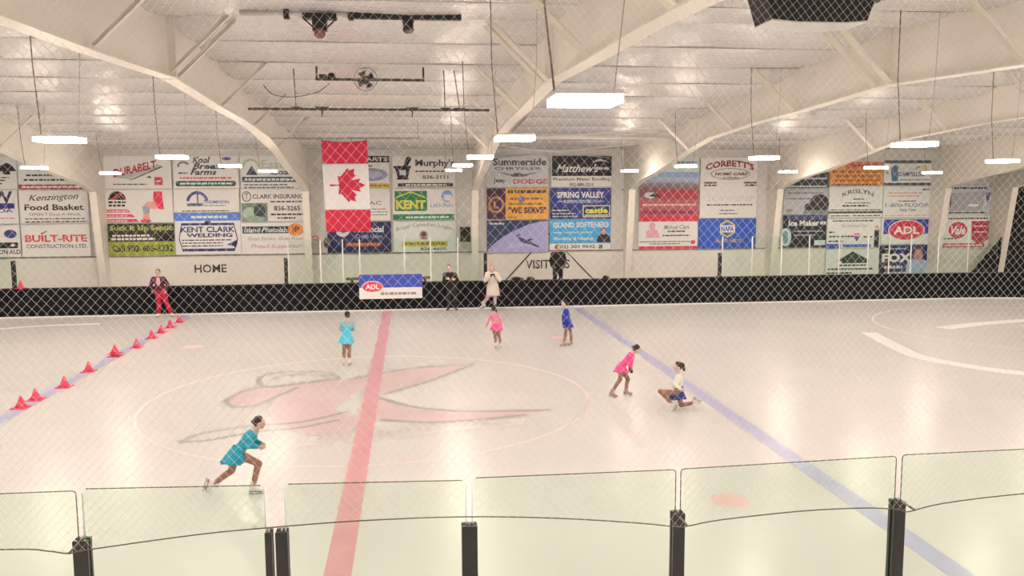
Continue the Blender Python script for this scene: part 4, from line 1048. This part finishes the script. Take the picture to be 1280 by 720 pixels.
class Person:
    def __init__(s, label, loc, J, size, face, skin, hand_mat=None, slim=1.0, headh=.215, pitch=0.0):
        """J: joints in metres about loc; face: heading of the face in degrees (0 = +x, 90 = away from camera)"""
        s.J = {k: Vector(v) for k, v in J.items()}; s.k = size / 1.7; s.slim = slim; s.hh = headh
        s.o = thing('person', loc, label, 'person')
        J = s.J; k = s.k
        s.fdir = Vector((math.cos(math.radians(face)), math.sin(math.radians(face)), 0))
        s.pitch = pitch
        spine = (J['neck'] - J['pelvis']); s.spine = spine.normalized()
        side = J['sr'] - J['sl']; side = (side - s.spine * side.dot(s.spine)).normalized()
        s.side = side; s.front = s.spine.cross(side).normalized()
        if s.front.dot(s.fdir) < 0: s.front = -s.front
        s.skin = skin; s.hand_mat = hand_mat or skin
        J['hipl'] = J['pelvis'] - side * .085 * k * slim - s.spine * .02 * k; J['hipr'] = J['pelvis'] + side * .085 * k * slim - s.spine * .02 * k
        b = MB(); s.limbs(b, 0.0); s.torso(b, 0.0); s.head(b)
        body = remeshed(b, .0115, 3, skin)
        s.features(body); s.hands(body)
        s.body = body.build('body', s.o)
    def at(s, t): return s.J['pelvis'].lerp(s.J['neck'], t)
    def torso(s, b, g, t0=-.2, t1=1.04, mul=1.0, mat_=None):
        k = s.k * s.slim
        prof = [(-.22, .10, .085), (-.12, .150, .112), (0, .160, .118), (.18, .140, .102), (.36, .128, .092), (.55, .145, .105), (.74, .160, .112), (.88, .150, .090), (.96, .095, .07), (1.05, .055, .052)]
        R = [ring_pts(s.at(t), s.side, s.front, w * k * mul + g, d * k * mul + g) for t, w, d in prof if t0 <= t <= t1]
        b.loft(R, mat_ or s.skin)
    def arm(s, b, q, g, to=1.0, mat_=None, mul=1.0):
        k = s.k; J = s.J; m = mat_ or s.skin; S, E, H = J['s' + q], J['e' + q], J['h' + q]; Wp = E.lerp(H, .86)
        b.capsule(s.at(.86), S, .06 * k + g, .058 * k * mul + g, m); b.capsule(S, E, .053 * k * mul + g, .042 * k * mul + g, m)
        b.capsule(E, E.lerp(Wp, to), .041 * k * mul + g, (.041 - .013 * to) * k * mul + g, m)
    def leg(s, b, q, g, to=1.0, mat_=None, mul=1.0, upto=0.0):
        k = s.k; J = s.J; m = mat_ or s.skin; Hp, K, A = J['hip' + q], J['k' + q], J['a' + q]
        b.capsule(Hp.lerp(K, upto), K, (.088 - .03 * upto) * k * mul + g, .057 * k * mul + g, m)
        C = K.lerp(A, .28); back = (s.front * -1) * .012 * k
        b.capsule(K, C + back, .053 * k * mul + g, .055 * k * mul + g, m); b.capsule(C + back, K.lerp(A, max(.3, to)), .055 * k * mul + g, .040 * k * mul + g, m)
    def limbs(s, b, g):
        for q in 'lr':
            s.arm(b, q, g); s.leg(b, q, g)
            E, H = s.J['e' + q], s.J['h' + q]
            b.capsule(E.lerp(H, .86), H, .030 * s.k, .032 * s.k, s.skin)
        b.capsule(s.at(.93), s.J['head'], .052 * s.k, .05 * s.k, s.skin)
    def basis(s):
        f = s.fdir; p = math.radians(s.pitch)
        up = Vector((0, 0, 1)); fw = f * math.cos(p) - up * math.sin(p); u = up * math.cos(p) + f * math.sin(p)
        r = fw.cross(u).normalized()
        return fw.normalized(), r, u.normalized()
    def hp(s, f, r, u):
        fw, rr, uu = s.basis(); q = s.hh
        return s.J['head'] + fw * (f * q) + rr * (r * q) + uu * (u * q)
    def rotm(s):
        fw, rr, uu = s.basis(); return Matrix((fw, rr, uu)).transposed()
    def head(s, b):
        R = s.rotm(); q = s.hh; m = s.skin
        b.ell(s.hp(-.03, 0, .10), (.40 * q, .335 * q, .40 * q), m, R)           # cranium
        b.ell(s.hp(.09, 0, -.16), (.27 * q, .26 * q, .32 * q), m, R)            # face and jaw
        b.ell(s.hp(.25, 0, -.36), (.10 * q, .12 * q, .10 * q), m, R)            # chin
        b.ell(s.hp(.40, 0, -.06), (.09 * q, .055 * q, .12 * q), m, R)           # nose
        b.ell(s.hp(.33, 0, .12), (.06 * q, .22 * q, .05 * q), m, R)             # brow
        for e in (-1, 1):
            b.ell(s.hp(-.02, .34 * e, -.03), (.10 * q, .05 * q, .14 * q), m, R) # ear
    def features(s, b):
        R = s.rotm(); q = s.hh
        for e in (-1, 1):
            b.ell(s.hp(.335, .135 * e, .02), (.035 * q, .062 * q, .036 * q), M_EYE, R, 10, 6)
            b.ell(s.hp(.362, .135 * e, .02), (.02 * q, .032 * q, .034 * q), M_IRIS, R, 10, 6)
            b.ell(s.hp(.355, .14 * e, .10), (.02 * q, .085 * q, .016 * q), M_IRIS, R, 10, 6)
        b.ell(s.hp(.345, 0, -.25), (.03 * q, .10 * q, .03 * q), M_LIP, R, 10, 6)
    def hands(s, b):
        k = s.k; m = s.hand_mat
        for q in 'lr':
            E, H = s.J['e' + q], s.J['h' + q]; d = (H - E).normalized()
            inward = (s.at(.4) - H); inward = (inward - d * inward.dot(d)).normalized()
            ac = d.cross(inward).normalized()
            R = Matrix((ac, inward, d)).transposed()
            b.ell(H + d * .012 * k, (.040 * k, .017 * k, .048 * k), m, R, 12, 8)
            fwd = s.front + Vector((0, 0, .3)); sg = 1 if ac.dot(fwd) > 0 else -1
            for i, (off, ln) in enumerate(((.030, .070), (.010, .080), (-.010, .075), (-.029, .058))):
                p0 = H + d * .045 * k + ac * (off * sg * k); p1 = p0 + (d * .93 + inward * .36) * ln * .5 * k; p2 = p1 + (d * .55 + inward * .83) * ln * .32 * k; p3 = p2 + (d * .1 + inward) * ln * .22 * k
                b.tube([p0 - d * .02 * k, p0, p1, p2, p3], [.0088 * k, .0092 * k, .0085 * k, .0075 * k, .005 * k], m, 7)
            t0 = H + ac * (sg * .028 * k) - d * .01 * k; t1 = t0 + (ac * sg * .75 + d * .6 + inward * .25) * .032 * k; t2 = t1 + (d * .9 + inward * .4 + ac * sg * .15) * .030 * k
            b.tube([t0, t1, t2], [.011 * k, .0105 * k, .007 * k], m, 7)
    # ---- clothing and hair
    def wear(s, name, material, parts, g, torso=None, mul=1.0, voxel=.013, label=None, extra=None):
        b = MB()
        if torso: s.torso(b, g, torso[0], torso[1], mul)
        for p in parts:
            kind, q, to = p[:3]
            if kind == 'arm': s.arm(b, q, g, to, mul=mul)
            else: s.leg(b, q, g, to, mul=mul, upto=(p[3] if len(p) > 3 else 0))
        if name == 'dress_bodice':
            for q in 'lr': b.capsule(s.J['hip' + q], s.J['hip' + q].lerp(s.J['k' + q], .2), .088 * s.k + g, .080 * s.k + g, material)
        if extra: extra(b)
        m = remeshed(b, voxel, 2, material)
        o = m.build(name, s.o)
        if label: o['label'] = label
        return o
    def skirt(s, material, t0, w0, off, w1, d1, waves=7, amp=.014, name='skirt', n=42, label=None):
        k = s.k; c0 = s.at(t0); c1 = s.J['pelvis'] + Vector(off); rings = []
        for inner in (0, 1):
            rr = []
            for j in range(7):
                t = j / 6; c = c0.lerp(c1, t); e = t ** .9
                ax1 = s.side.lerp(Vector((s.side.x, s.side.y, 0)).normalized(), t); ax2 = s.front.lerp(Vector((s.front.x, s.front.y, 0)).normalized() if Vector((s.front.x, s.front.y, 0)).length > .2 else s.front, t)
                rg = []
                for i in range(n):
                    a = 2 * PI * i / n; wv = 1 + amp / .15 * t * math.sin(waves * a + 1.2 * t)
                    w = (w0 * k * s.slim * (1 - e) + w1 * e) * wv - inner * .005; d = (w0 * .84 * k * s.slim * (1 - e) + d1 * e) * wv - inner * .005
                    rg.append(c + ax1 * (w * math.cos(a)) + ax2 * (d * math.sin(a)) + Vector((0, 0, .012 * t * math.sin(2 * a + .6))))
                rr.append(rg)
            rings.append(rr)
        b = MB(); b.loft(rings[0] + rings[1][::-1], material, caps=False)
        o = b.build(name, s.o)
        if label: o['label'] = label
        return o
    def hair(s, material, bits=(), name='hair', big=1.0, front=.0):
        R = s.rotm(); q = s.hh; b = MB()
        b.ell(s.hp(-.105 + front, 0, .16), (.395 * q * big, .375 * q * big, .40 * q * big), material, R)
        b.ell(s.hp(-.20, 0, -.02), (.27 * q * big, .33 * q * big, .30 * q * big), material, R)
        for kind, *a in bits:
            if kind == 'bun': b.ell(s.hp(*a[0]), tuple(a[1] * q for _ in range(3)), material, R)
            else:
                pts = [s.hp(*p) for p in a[0]]
                for p0, p1 in zip(pts, pts[1:]): b.capsule(p0, p1, a[1] * q, a[2] * q, material)
        return remeshed(b, .009, 2, material).build(name, s.o)
    def skate(s, q, boot, fwd, up, size=.23, blade=True, toe_up=0.0, name='skate'):
        A = s.J['a' + q]; f = Vector(fwd).normalized(); u = Vector(up); u = (u - f * u.dot(f)).normalized(); r = f.cross(u).normalized()
        L = size; H = .075 * s.k / .75
        def P(a, c, h): return A + f * (a * L) + r * (c * L) + u * h
        b = MB()
        shaft = [(-.02, .19, .17, .085 * L / .23), (.0, .20, .175, .03), (.02, .22, .18, -.02)]
        R = []
        for a, wf, ws, h in shaft: R.append([P(a + wf * math.cos(2 * PI * k / 14), ws * math.sin(2 * PI * k / 14), h) for k in range(14)])
        b.loft(R, boot)
        sole = -.085 * L / .23
        R = []
        for a, w, top in ((-.26, .10, .0), (-.2, .17, .02), (0, .19, .025), (.25, .19, -.018), (.45, .20, -.035), (.6, .17, -.045), (.70, .08, -.06)):
            R.append([P(a, w * math.cos(2 * PI * k / 14), sole + (top * L / .23 - sole) * (.5 + .5 * math.sin(2 * PI * k / 14))) for k in range(14)])
        b.loft(R, boot)
        m = remeshed(b, .008, 2, boot).build(name, s.o)
        if blade:
            d = MB(); vs = []
            z0 = sole + .004; z1 = sole - .026 * L / .23; z2 = sole - .052 * L / .23
            d.box(0, 1, 0, 1, 0, 1, M_BLADE); d.v = []; d.f = []; d.mi = []; d.sm = []
            def slab(a0, a1, c, h0, h1, m_):
                vs = [P(a, cc, h) for h in (h0, h1) for cc in (-c, c) for a in (a0, a1)]
                d.add(vs, [(0, 2, 3, 1), (4, 5, 7, 6), (0, 1, 5, 4), (2, 6, 7, 3), (0, 4, 6, 2), (1, 3, 7, 5)], m_)
            slab(-.24, .62, .07, z0, z0 - .010, M_SOLE)
            slab(-.20, -.02, .035, z0 - .01, z1, M_BLADE); slab(.34, .52, .035, z0 - .01, z1, M_BLADE); slab(-.28, .68, .012, z1, z2, M_BLADE)
            d.build('blade', m)
        return m
    def shoe(s, q, material, fwd, size=.27):
        return s.skate(q, material, fwd, (0, 0, 1), size, False, name='shoe')

SK = mat('skin', ph(214, 165, 140), .55, bump=(60, .1, .002)); SKT = mat('tan_tights', ph(158, 108, 88), .6); SKL = mat('skin_pale', ph(226, 180, 160), .55)
HBR = mat('hair_dark_brown', (.028, .016, .012), .5, bump=(40, .5, .004)); HLB = mat('hair_light_brown', (.12, .075, .05), .5, bump=(40, .5, .004))
BOOTW = mat('white_boot', (.78, .75, .72), .4); BOOTT = mat('tan_boot', ph(196, 150, 128), .5); BOOTD = mat('dark_boot', (.03, .028, .028), .5)
def cloth(name, c, **k): return mat(name, c, .75, bump=(30, .25, .006), **k)
UPZ = (0, 0, 1)
def stand(J, q, z):                         # rest the foot: ankle at the height a skate needs
    v = J['a' + q]; J['a' + q] = (v[0], v[1], z)

# teal dressed girl pushing off, nearest the camera
J = dict(pelvis=(0, 0, .58), neck=(.27, 0, .90), head=(.335, 0, 1.01), sl=(.235, -.125, .875), el=(.20, -.20, .74), hl=(.36, -.12, .70), sr=(.245, .125, .875), er=(.21, .19, .70), hr=(.365, .05, .685),
         kl=(-.08, .02, .32), al=(-.335, .05, .135), tl=(-.4, .06, 0), kr=(.315, -.07, .44), ar=(.225, -.07, .125), tr=(.36, -.06, .05))
J['al'], J['kl'], J['kr'], J['ar'] = (-.335, .06, .135), (-.08, .04, .32), (.315, -.06, .44), (.225, -.06, .125)
P = Person('person in a teal skating dress pushing off with one leg stretched back, nearest the camera', (-1.61, -5.5, 0), J, 1.36, 0, SK, slim=.92, headh=.185, pitch=8)
TEAL = cloth('teal_velvet', ph(40, 158, 172), mottle=(14, .35))
P.wear('dress_bodice', TEAL, [('arm', 'l', .92), ('arm', 'r', .92)], .010, (-.2, 1.0))
P.skirt(TEAL, .16, .172, (-.045, 0, -.115), .195, .17, 8, .02)
P.wear('tights', SKT, [('leg', 'l', 1), ('leg', 'r', 1)], .004, (-.25, .05))
P.hair(HBR, [('bun', (-.50, 0, .05), .16)])
P.skate('l', BOOTW, (-.30, .02, -.95), (.95, 0, -.25), .21); P.skate('r', BOOTW, (1, .02, -.06), UPZ, .21)

# pale blue girl with folded arms, back to camera
J = dict(pelvis=(0, 0, .69), neck=(.03, 0, 1.11), head=(.035, .02, 1.235), sl=(-.10, 0, 1.055), el=(-.145, .06, .88), hl=(.03, .16, .90), sr=(.16, 0, 1.055), er=(.19, .06, .87), hr=(.0, .17, .87),
         kl=(-.06, .03, .40), al=(-.085, 0, .125), kr=(.06, .01, .39), ar=(.055, -.05, .125))
P = Person('person in a pale turquoise skating dress standing with folded arms left of the red line', (-.73, 3.42, 0), J, 1.36, 95, SKL, slim=.9, headh=.19)
AQ = cloth('turquoise_lycra', ph(95, 195, 222)); AQS = cloth('sheer_grey_green', ph(160, 186, 176))
P.wear('dress_bodice', AQ, [], .010, (-.2, .76))
P.wear('sheer_sleeves', AQS, [('arm', 'l', .95), ('arm', 'r', .95)], .009, (.54, .97))
P.skirt(AQ, .2, .160, (-.01, 0, -.13), .185, .15, 6, .012)
P.wear('tights', SKT, [('leg', 'l', 1), ('leg', 'r', 1)], .004, (-.25, .05))
P.hair(HBR, [('bun', (-.32, -.05, .48), .17)])
P.skate('l', BOOTW, (-.15, 1, 0), UPZ, .21); P.skate('r', BOOTW, (.3, 1, 0), UPZ, .21)

# pink girl in the distance
J = dict(pelvis=(0, 0, .61), neck=(-.04, 0, .965), head=(-.05, .02, 1.085), sl=(-.135, 0, .92), el=(-.195, 0, .75), hl=(-.245, .05, .60), sr=(.075, 0, .92), er=(.135, 0, .75), hr=(.18, .05, .59),
         kl=(-.02, .03, .35), al=(.005, 0, .12), kr=(.09, .02, .35), ar=(.14, 0, .12))
P = Person('person in a pink skating dress standing in front of the person in the cream coat', (3.09, 5.13, 0), J, 1.2, 90, SKL, slim=.88, headh=.185)
PK1 = cloth('soft_pink_lycra', ph(238, 140, 150)); PK2 = cloth('bright_pink_lycra', ph(245, 95, 145))
P.wear('dress_bodice', PK1, [('arm', 'l', .8), ('arm', 'r', .8)], .009, (-.2, .97))
P.skirt(PK2, .22, .160, (.01, 0, -.10), .17, .14, 6, .012)
P.wear('tights', SKT, [('leg', 'l', 1), ('leg', 'r', 1)], .004, (-.25, .05))
P.hair(HBR, [('bun', (-.1, .28, .52), .15), ('tail', [(-.3, .1, .2), (-.42, .3, -.1), (-.40, .36, -.45)], .15, .08)])
P.skate('l', BOOTW, (-.1, 1, 0), UPZ, .19); P.skate('r', BOOTW, (.25, 1, 0), UPZ, .19)

# royal blue girl
J = dict(pelvis=(0, 0, .66), neck=(-.06, 0, 1.055), head=(-.10, 0, 1.175), sl=(-.09, -.11, 1.0), el=(-.15, -.14, .83), hl=(-.145, -.11, .67), sr=(-.02, .11, 1.0), er=(.06, .15, .82), hr=(-.02, .16, .67),
         kl=(-.07, -.06, .40), al=(-.10, -.06, .12), kr=(.09, .06, .385), ar=(.11, .07, .12))
P = Person('person in a royal blue skating dress standing left of the far blue line', (5.07, 5.25, 0), J, 1.28, 190, SKL, slim=.88, headh=.185)
RB = cloth('royal_blue_velvet', ph(52, 62, 165), mottle=(16, .3))
P.wear('dress_bodice', RB, [('arm', 'l', .9), ('arm', 'r', .9)], .009, (-.2, .98))
P.skirt(RB, .2, .160, (.02, 0, -.13), .165, .15, 6, .014)
P.wear('gloves', cloth('black_knit', (.015, .015, .02)), [], .0, None, extra=lambda b: [b.capsule(P.J['e' + q].lerp(P.J['h' + q], .8), P.J['h' + q] + (P.J['h' + q] - P.J['e' + q]).normalized() * .05, .030, .034, RB) for q in 'lr'])
P.wear('tights', SKT, [('leg', 'l', 1), ('leg', 'r', 1)], .004, (-.25, .05))
P.hair(HBR, [('tail', [(-.35, 0, .2), (-.55, .05, .05), (-.58, .06, -.35)], .17, .10), ('bun', (-.2, 0, .45), .16)])
P.skate('l', BOOTT, (-1, -.25, 0), UPZ, .20); P.skate('r', BOOTT, (-1, -.35, 0), UPZ, .20)

# bright pink girl bending forward
J = dict(pelvis=(0, 0, .63), neck=(.25, 0, .90), head=(.325, 0, .985), sl=(.20, -.12, .865), el=(.165, -.15, .72), hl=(.19, -.10, .58), sr=(.215, .12, .865), er=(.21, .16, .70), hr=(.21, .09, .565),
         kl=(-.03, -.06, .375), al=(-.195, -.07, .13), kr=(.165, .07, .355), ar=(.13, .08, .125))
P = Person('person in a bright pink skating dress gliding bent forward, facing the kneeling person', (5.10, -.64, 0), J, 1.25, 0, SKL, slim=.88, headh=.185, pitch=22)
HP = cloth('hot_pink_lycra', ph(250, 85, 140))
P.wear('dress_bodice', HP, [('arm', 'l', .85), ('arm', 'r', .85)], .010, (-.2, 1.0))
P.skirt(HP, .15, .178, (.01, 0, -.10), .175, .16, 5, .022)
P.wear('gloves', cloth('black_knit', (.015, .015, .02)), [], .0, None, extra=lambda b: [b.capsule(P.J['e' + q].lerp(P.J['h' + q], .82), P.J['h' + q] + (P.J['h' + q] - P.J['e' + q]).normalized() * .05, .028, .032, HP) for q in 'lr'])
P.wear('tights', SKT, [('leg', 'l', 1), ('leg', 'r', 1)], .004, (-.25, .05))
P.hair(HBR, [('bun', (-.52, 0, .10), .16)])
P.skate('l', BOOTT, (1, -.1, -.28), UPZ, .20); P.skate('r', BOOTT, (1, -.35, -.05), UPZ, .20)

# kneeling girl in a white top
J = dict(pelvis=(0, 0, .345), neck=(.0, 0, .705), head=(-.03, 0, .835), sl=(-.045, -.125, .665), el=(-.13, -.16, .52), hl=(-.0, -.17, .44), sr=(.04, .125, .665), er=(.10, .17, .50), hr=(.0, .18, .42),
         kl=(-.40, -.10, .40), al=(-.155, -.10, .135), kr=(.08, .09, .065), ar=(.33, .09, .10))
P = Person('person in a white top and blue skirt kneeling on one knee by the blue line', (5.95, -1.8, 0), J, 1.25, 185, SKL, slim=.88, headh=.195, pitch=12)
WT = cloth('white_knit', ph(238, 226, 196)); BS = cloth('blue_patterned', ph(62, 66, 130), mottle=(22, .5))
P.wear('long_sleeved_top', WT, [('arm', 'l', .9), ('arm', 'r', .9)], .014, (.05, 1.0))
P.wear('dark_waistband', cloth('black_knit', (.015, .015, .02)), [], .020, (.18, .37))
P.skirt(BS, .12, .155, (-.03, 0, -.12), .185, .17, 7, .018)
P.wear('tights', SKT, [('leg', 'l', 1), ('leg', 'r', 1)], .004, (-.25, .05))
P.hair(HBR, [('tail', [(-.38, 0, .25), (-.58, 0, .1), (-.62, 0, -.45)], .20, .13)])
P.skate('l', BOOTW, (-.55, -.1, -.83), (-.7, 0, .5), .20); P.skate('r', BOOTW, (.72, 0, -.42), (-.4, 0, -.8), .20)

# coach in crimson beside the cones
J = dict(pelvis=(0, 0, .93), neck=(-.05, 0, 1.385), head=(-.05, -.03, 1.525), sl=(-.215, 0, 1.31), el=(-.32, .03, 1.09), hl=(-.25, -.08, .90), sr=(.115, 0, 1.31), er=(.255, .03, 1.09), hr=(.20, -.08, .90),
         kl=(-.06, -.04, .51), al=(-.09, 0, .135), kr=(.175, -.04, .52), ar=(.31, 0, .14))
P = Person('person in crimson tracksuit trousers and a dark maroon jacket by the farthest red cone', (-7.63, 12.72, 0), J, 1.66, 268, SK, headh=.225)
CR = cloth('crimson_fleece', ph(198, 22, 58)); MA = cloth('maroon_jacket', ph(88, 20, 42)); PKS = cloth('pale_pink_shirt', ph(238, 170, 172))
P.wear('trousers', CR, [('leg', 'l', .98), ('leg', 'r', .98)], .022, (-.25, .12), 1.1)
P.wear('jacket', MA, [('arm', 'l', .95), ('arm', 'r', .95)], .024, (-.13, .98))
P.wear('shirt_front', PKS, [], .0, None, extra=lambda b: b.ell(P.at(.66) + P.front * .085, (.085, .07, .15), PKS))
P.hair(HLB, [], big=1.0)
P.skate('l', BOOTW, (-.25, -1, 0), UPZ, .26); P.skate('r', BOOTW, (.6, -1, 0), UPZ, .26)

# person in black by the boards
J = dict(pelvis=(0, 0, .93), neck=(-.06, 0, 1.385), head=(-.08, -.03, 1.525), sl=(-.225, 0, 1.30), el=(-.265, -.06, 1.08), hl=(.03, -.22, 1.14), sr=(.115, 0, 1.30), er=(.215, -.06, 1.08), hr=(-.11, -.24, 1.17),
         kl=(-.10, -.03, .51), al=(-.125, 0, .135), kr=(.11, -.03, .51), ar=(.135, 0, .135))
P = Person('person in black with folded arms standing against the boards beside the blue banner', (2.27, 12.72, 0), J, 1.66, 265, SKL, headh=.225)
BKC = cloth('black_fleece', (.012, .011, .012)); BKT = cloth('black_trousers', (.016, .016, .02))
P.wear('trousers', BKT, [('leg', 'l', .98), ('leg', 'r', .98)], .018, (-.25, .12), 1.05)
P.wear('jacket', BKC, [('arm', 'l', .95), ('arm', 'r', .95)], .024, (-.13, .98))
P.hair(HBR, [('bun', (-.42, 0, .2), .16)])
P.skate('l', BOOTD, (-.3, -1, 0), UPZ, .25); P.skate('r', BOOTD, (.3, -1, 0), UPZ, .25)

# person in a cream coat gliding along the boards
J = dict(pelvis=(0, 0, .90), neck=(-.02, 0, 1.385), head=(-.03, -.02, 1.525), sl=(-.185, -.0, 1.305), el=(-.265, -.09, 1.09), hl=(-.10, -.235, 1.27), sr=(.15, -.0, 1.305), er=(.235, -.09, 1.09), hr=(.06, -.235, 1.27),
         kl=(-.16, -.02, .50), al=(-.33, .06, .24), kr=(.075, -.03, .50), ar=(.085, 0, .135))
P = Person('person in a long cream coat and pink hat gliding on one skate along the boards', (3.72, 12.6, 0), J, 1.66, 262, SKL, cloth('black_knit', (.015, .015, .02)), headh=.225)
CC = cloth('cream_coat', ph(230, 204, 178)); PT = cloth('pink_trim', ph(190, 70, 95)); PH = cloth('pink_hat_wool', ph(205, 125, 125)); LT = cloth('pale_pink_leggings', ph(222, 190, 182))
P.wear('leggings', LT, [('leg', 'l', .98), ('leg', 'r', .98)], .006, (-.25, .05))
P.wear('coat', CC, [('arm', 'l', .95), ('arm', 'r', .95)], .032, (-.2, 1.0))
P.skirt(CC, .12, .20, (-.0, 0, -.37), .245, .19, 5, .010, 'coat_skirt')
P.skirt(PT, -.80, .325, (-.0, 0, -.405), .248, .193, 5, .010, 'coat_hem')
P.hair(PH, [('bun', (-.1, 0, .60), .13), ('tail', [(-.2, .30, -.1), (-.1, .28, -.5)], .12, .10), ('tail', [(-.2, -.30, -.1), (-.1, -.28, -.5)], .12, .10)], 'knit_hat', 1.06)
P.wear('scarf', PH, [], .0, None, extra=lambda b: b.ell(P.at(1.0), (.105, .10, .05), PH))
P.skate('l', BOOTW, (-1, -.05, -.35), (.2, 0, 1), .25); P.skate('r', BOOTW, (-.3, -1, 0), UPZ, .25)

# person in black on the bench behind the boards
J = dict(pelvis=(0, 0, 1.40), neck=(.01, 0, 1.915), head=(.01, -.02, 2.075), sl=(-.18, 0, 1.83), el=(-.255, .03, 1.58), hl=(-.165, -.09, 1.39), sr=(.20, 0, 1.83), er=(.275, .03, 1.58), hr=(.185, -.09, 1.39),
         kl=(-.11, -.02, .99), al=(-.15, 0, .565), kr=(.11, -.02, .99), ar=(.14, 0, .565))
P = Person('person in black jacket and trousers standing on the bench behind the boards', (6.35, 14.3, .012), J, 1.74, 268, SK, headh=.235)
P.wear('trousers', BKT, [('leg', 'l', .98), ('leg', 'r', .98)], .020, (-.25, .12), 1.08)
P.wear('jacket', BKC, [('arm', 'l', .97), ('arm', 'r', .97)], .034, (-.13, .98), 1.05)
P.hair(HLB, [])
P.shoe('l', BOOTD, (-.2, -1, 0)); P.shoe('r', BOOTD, (.2, -1, 0))
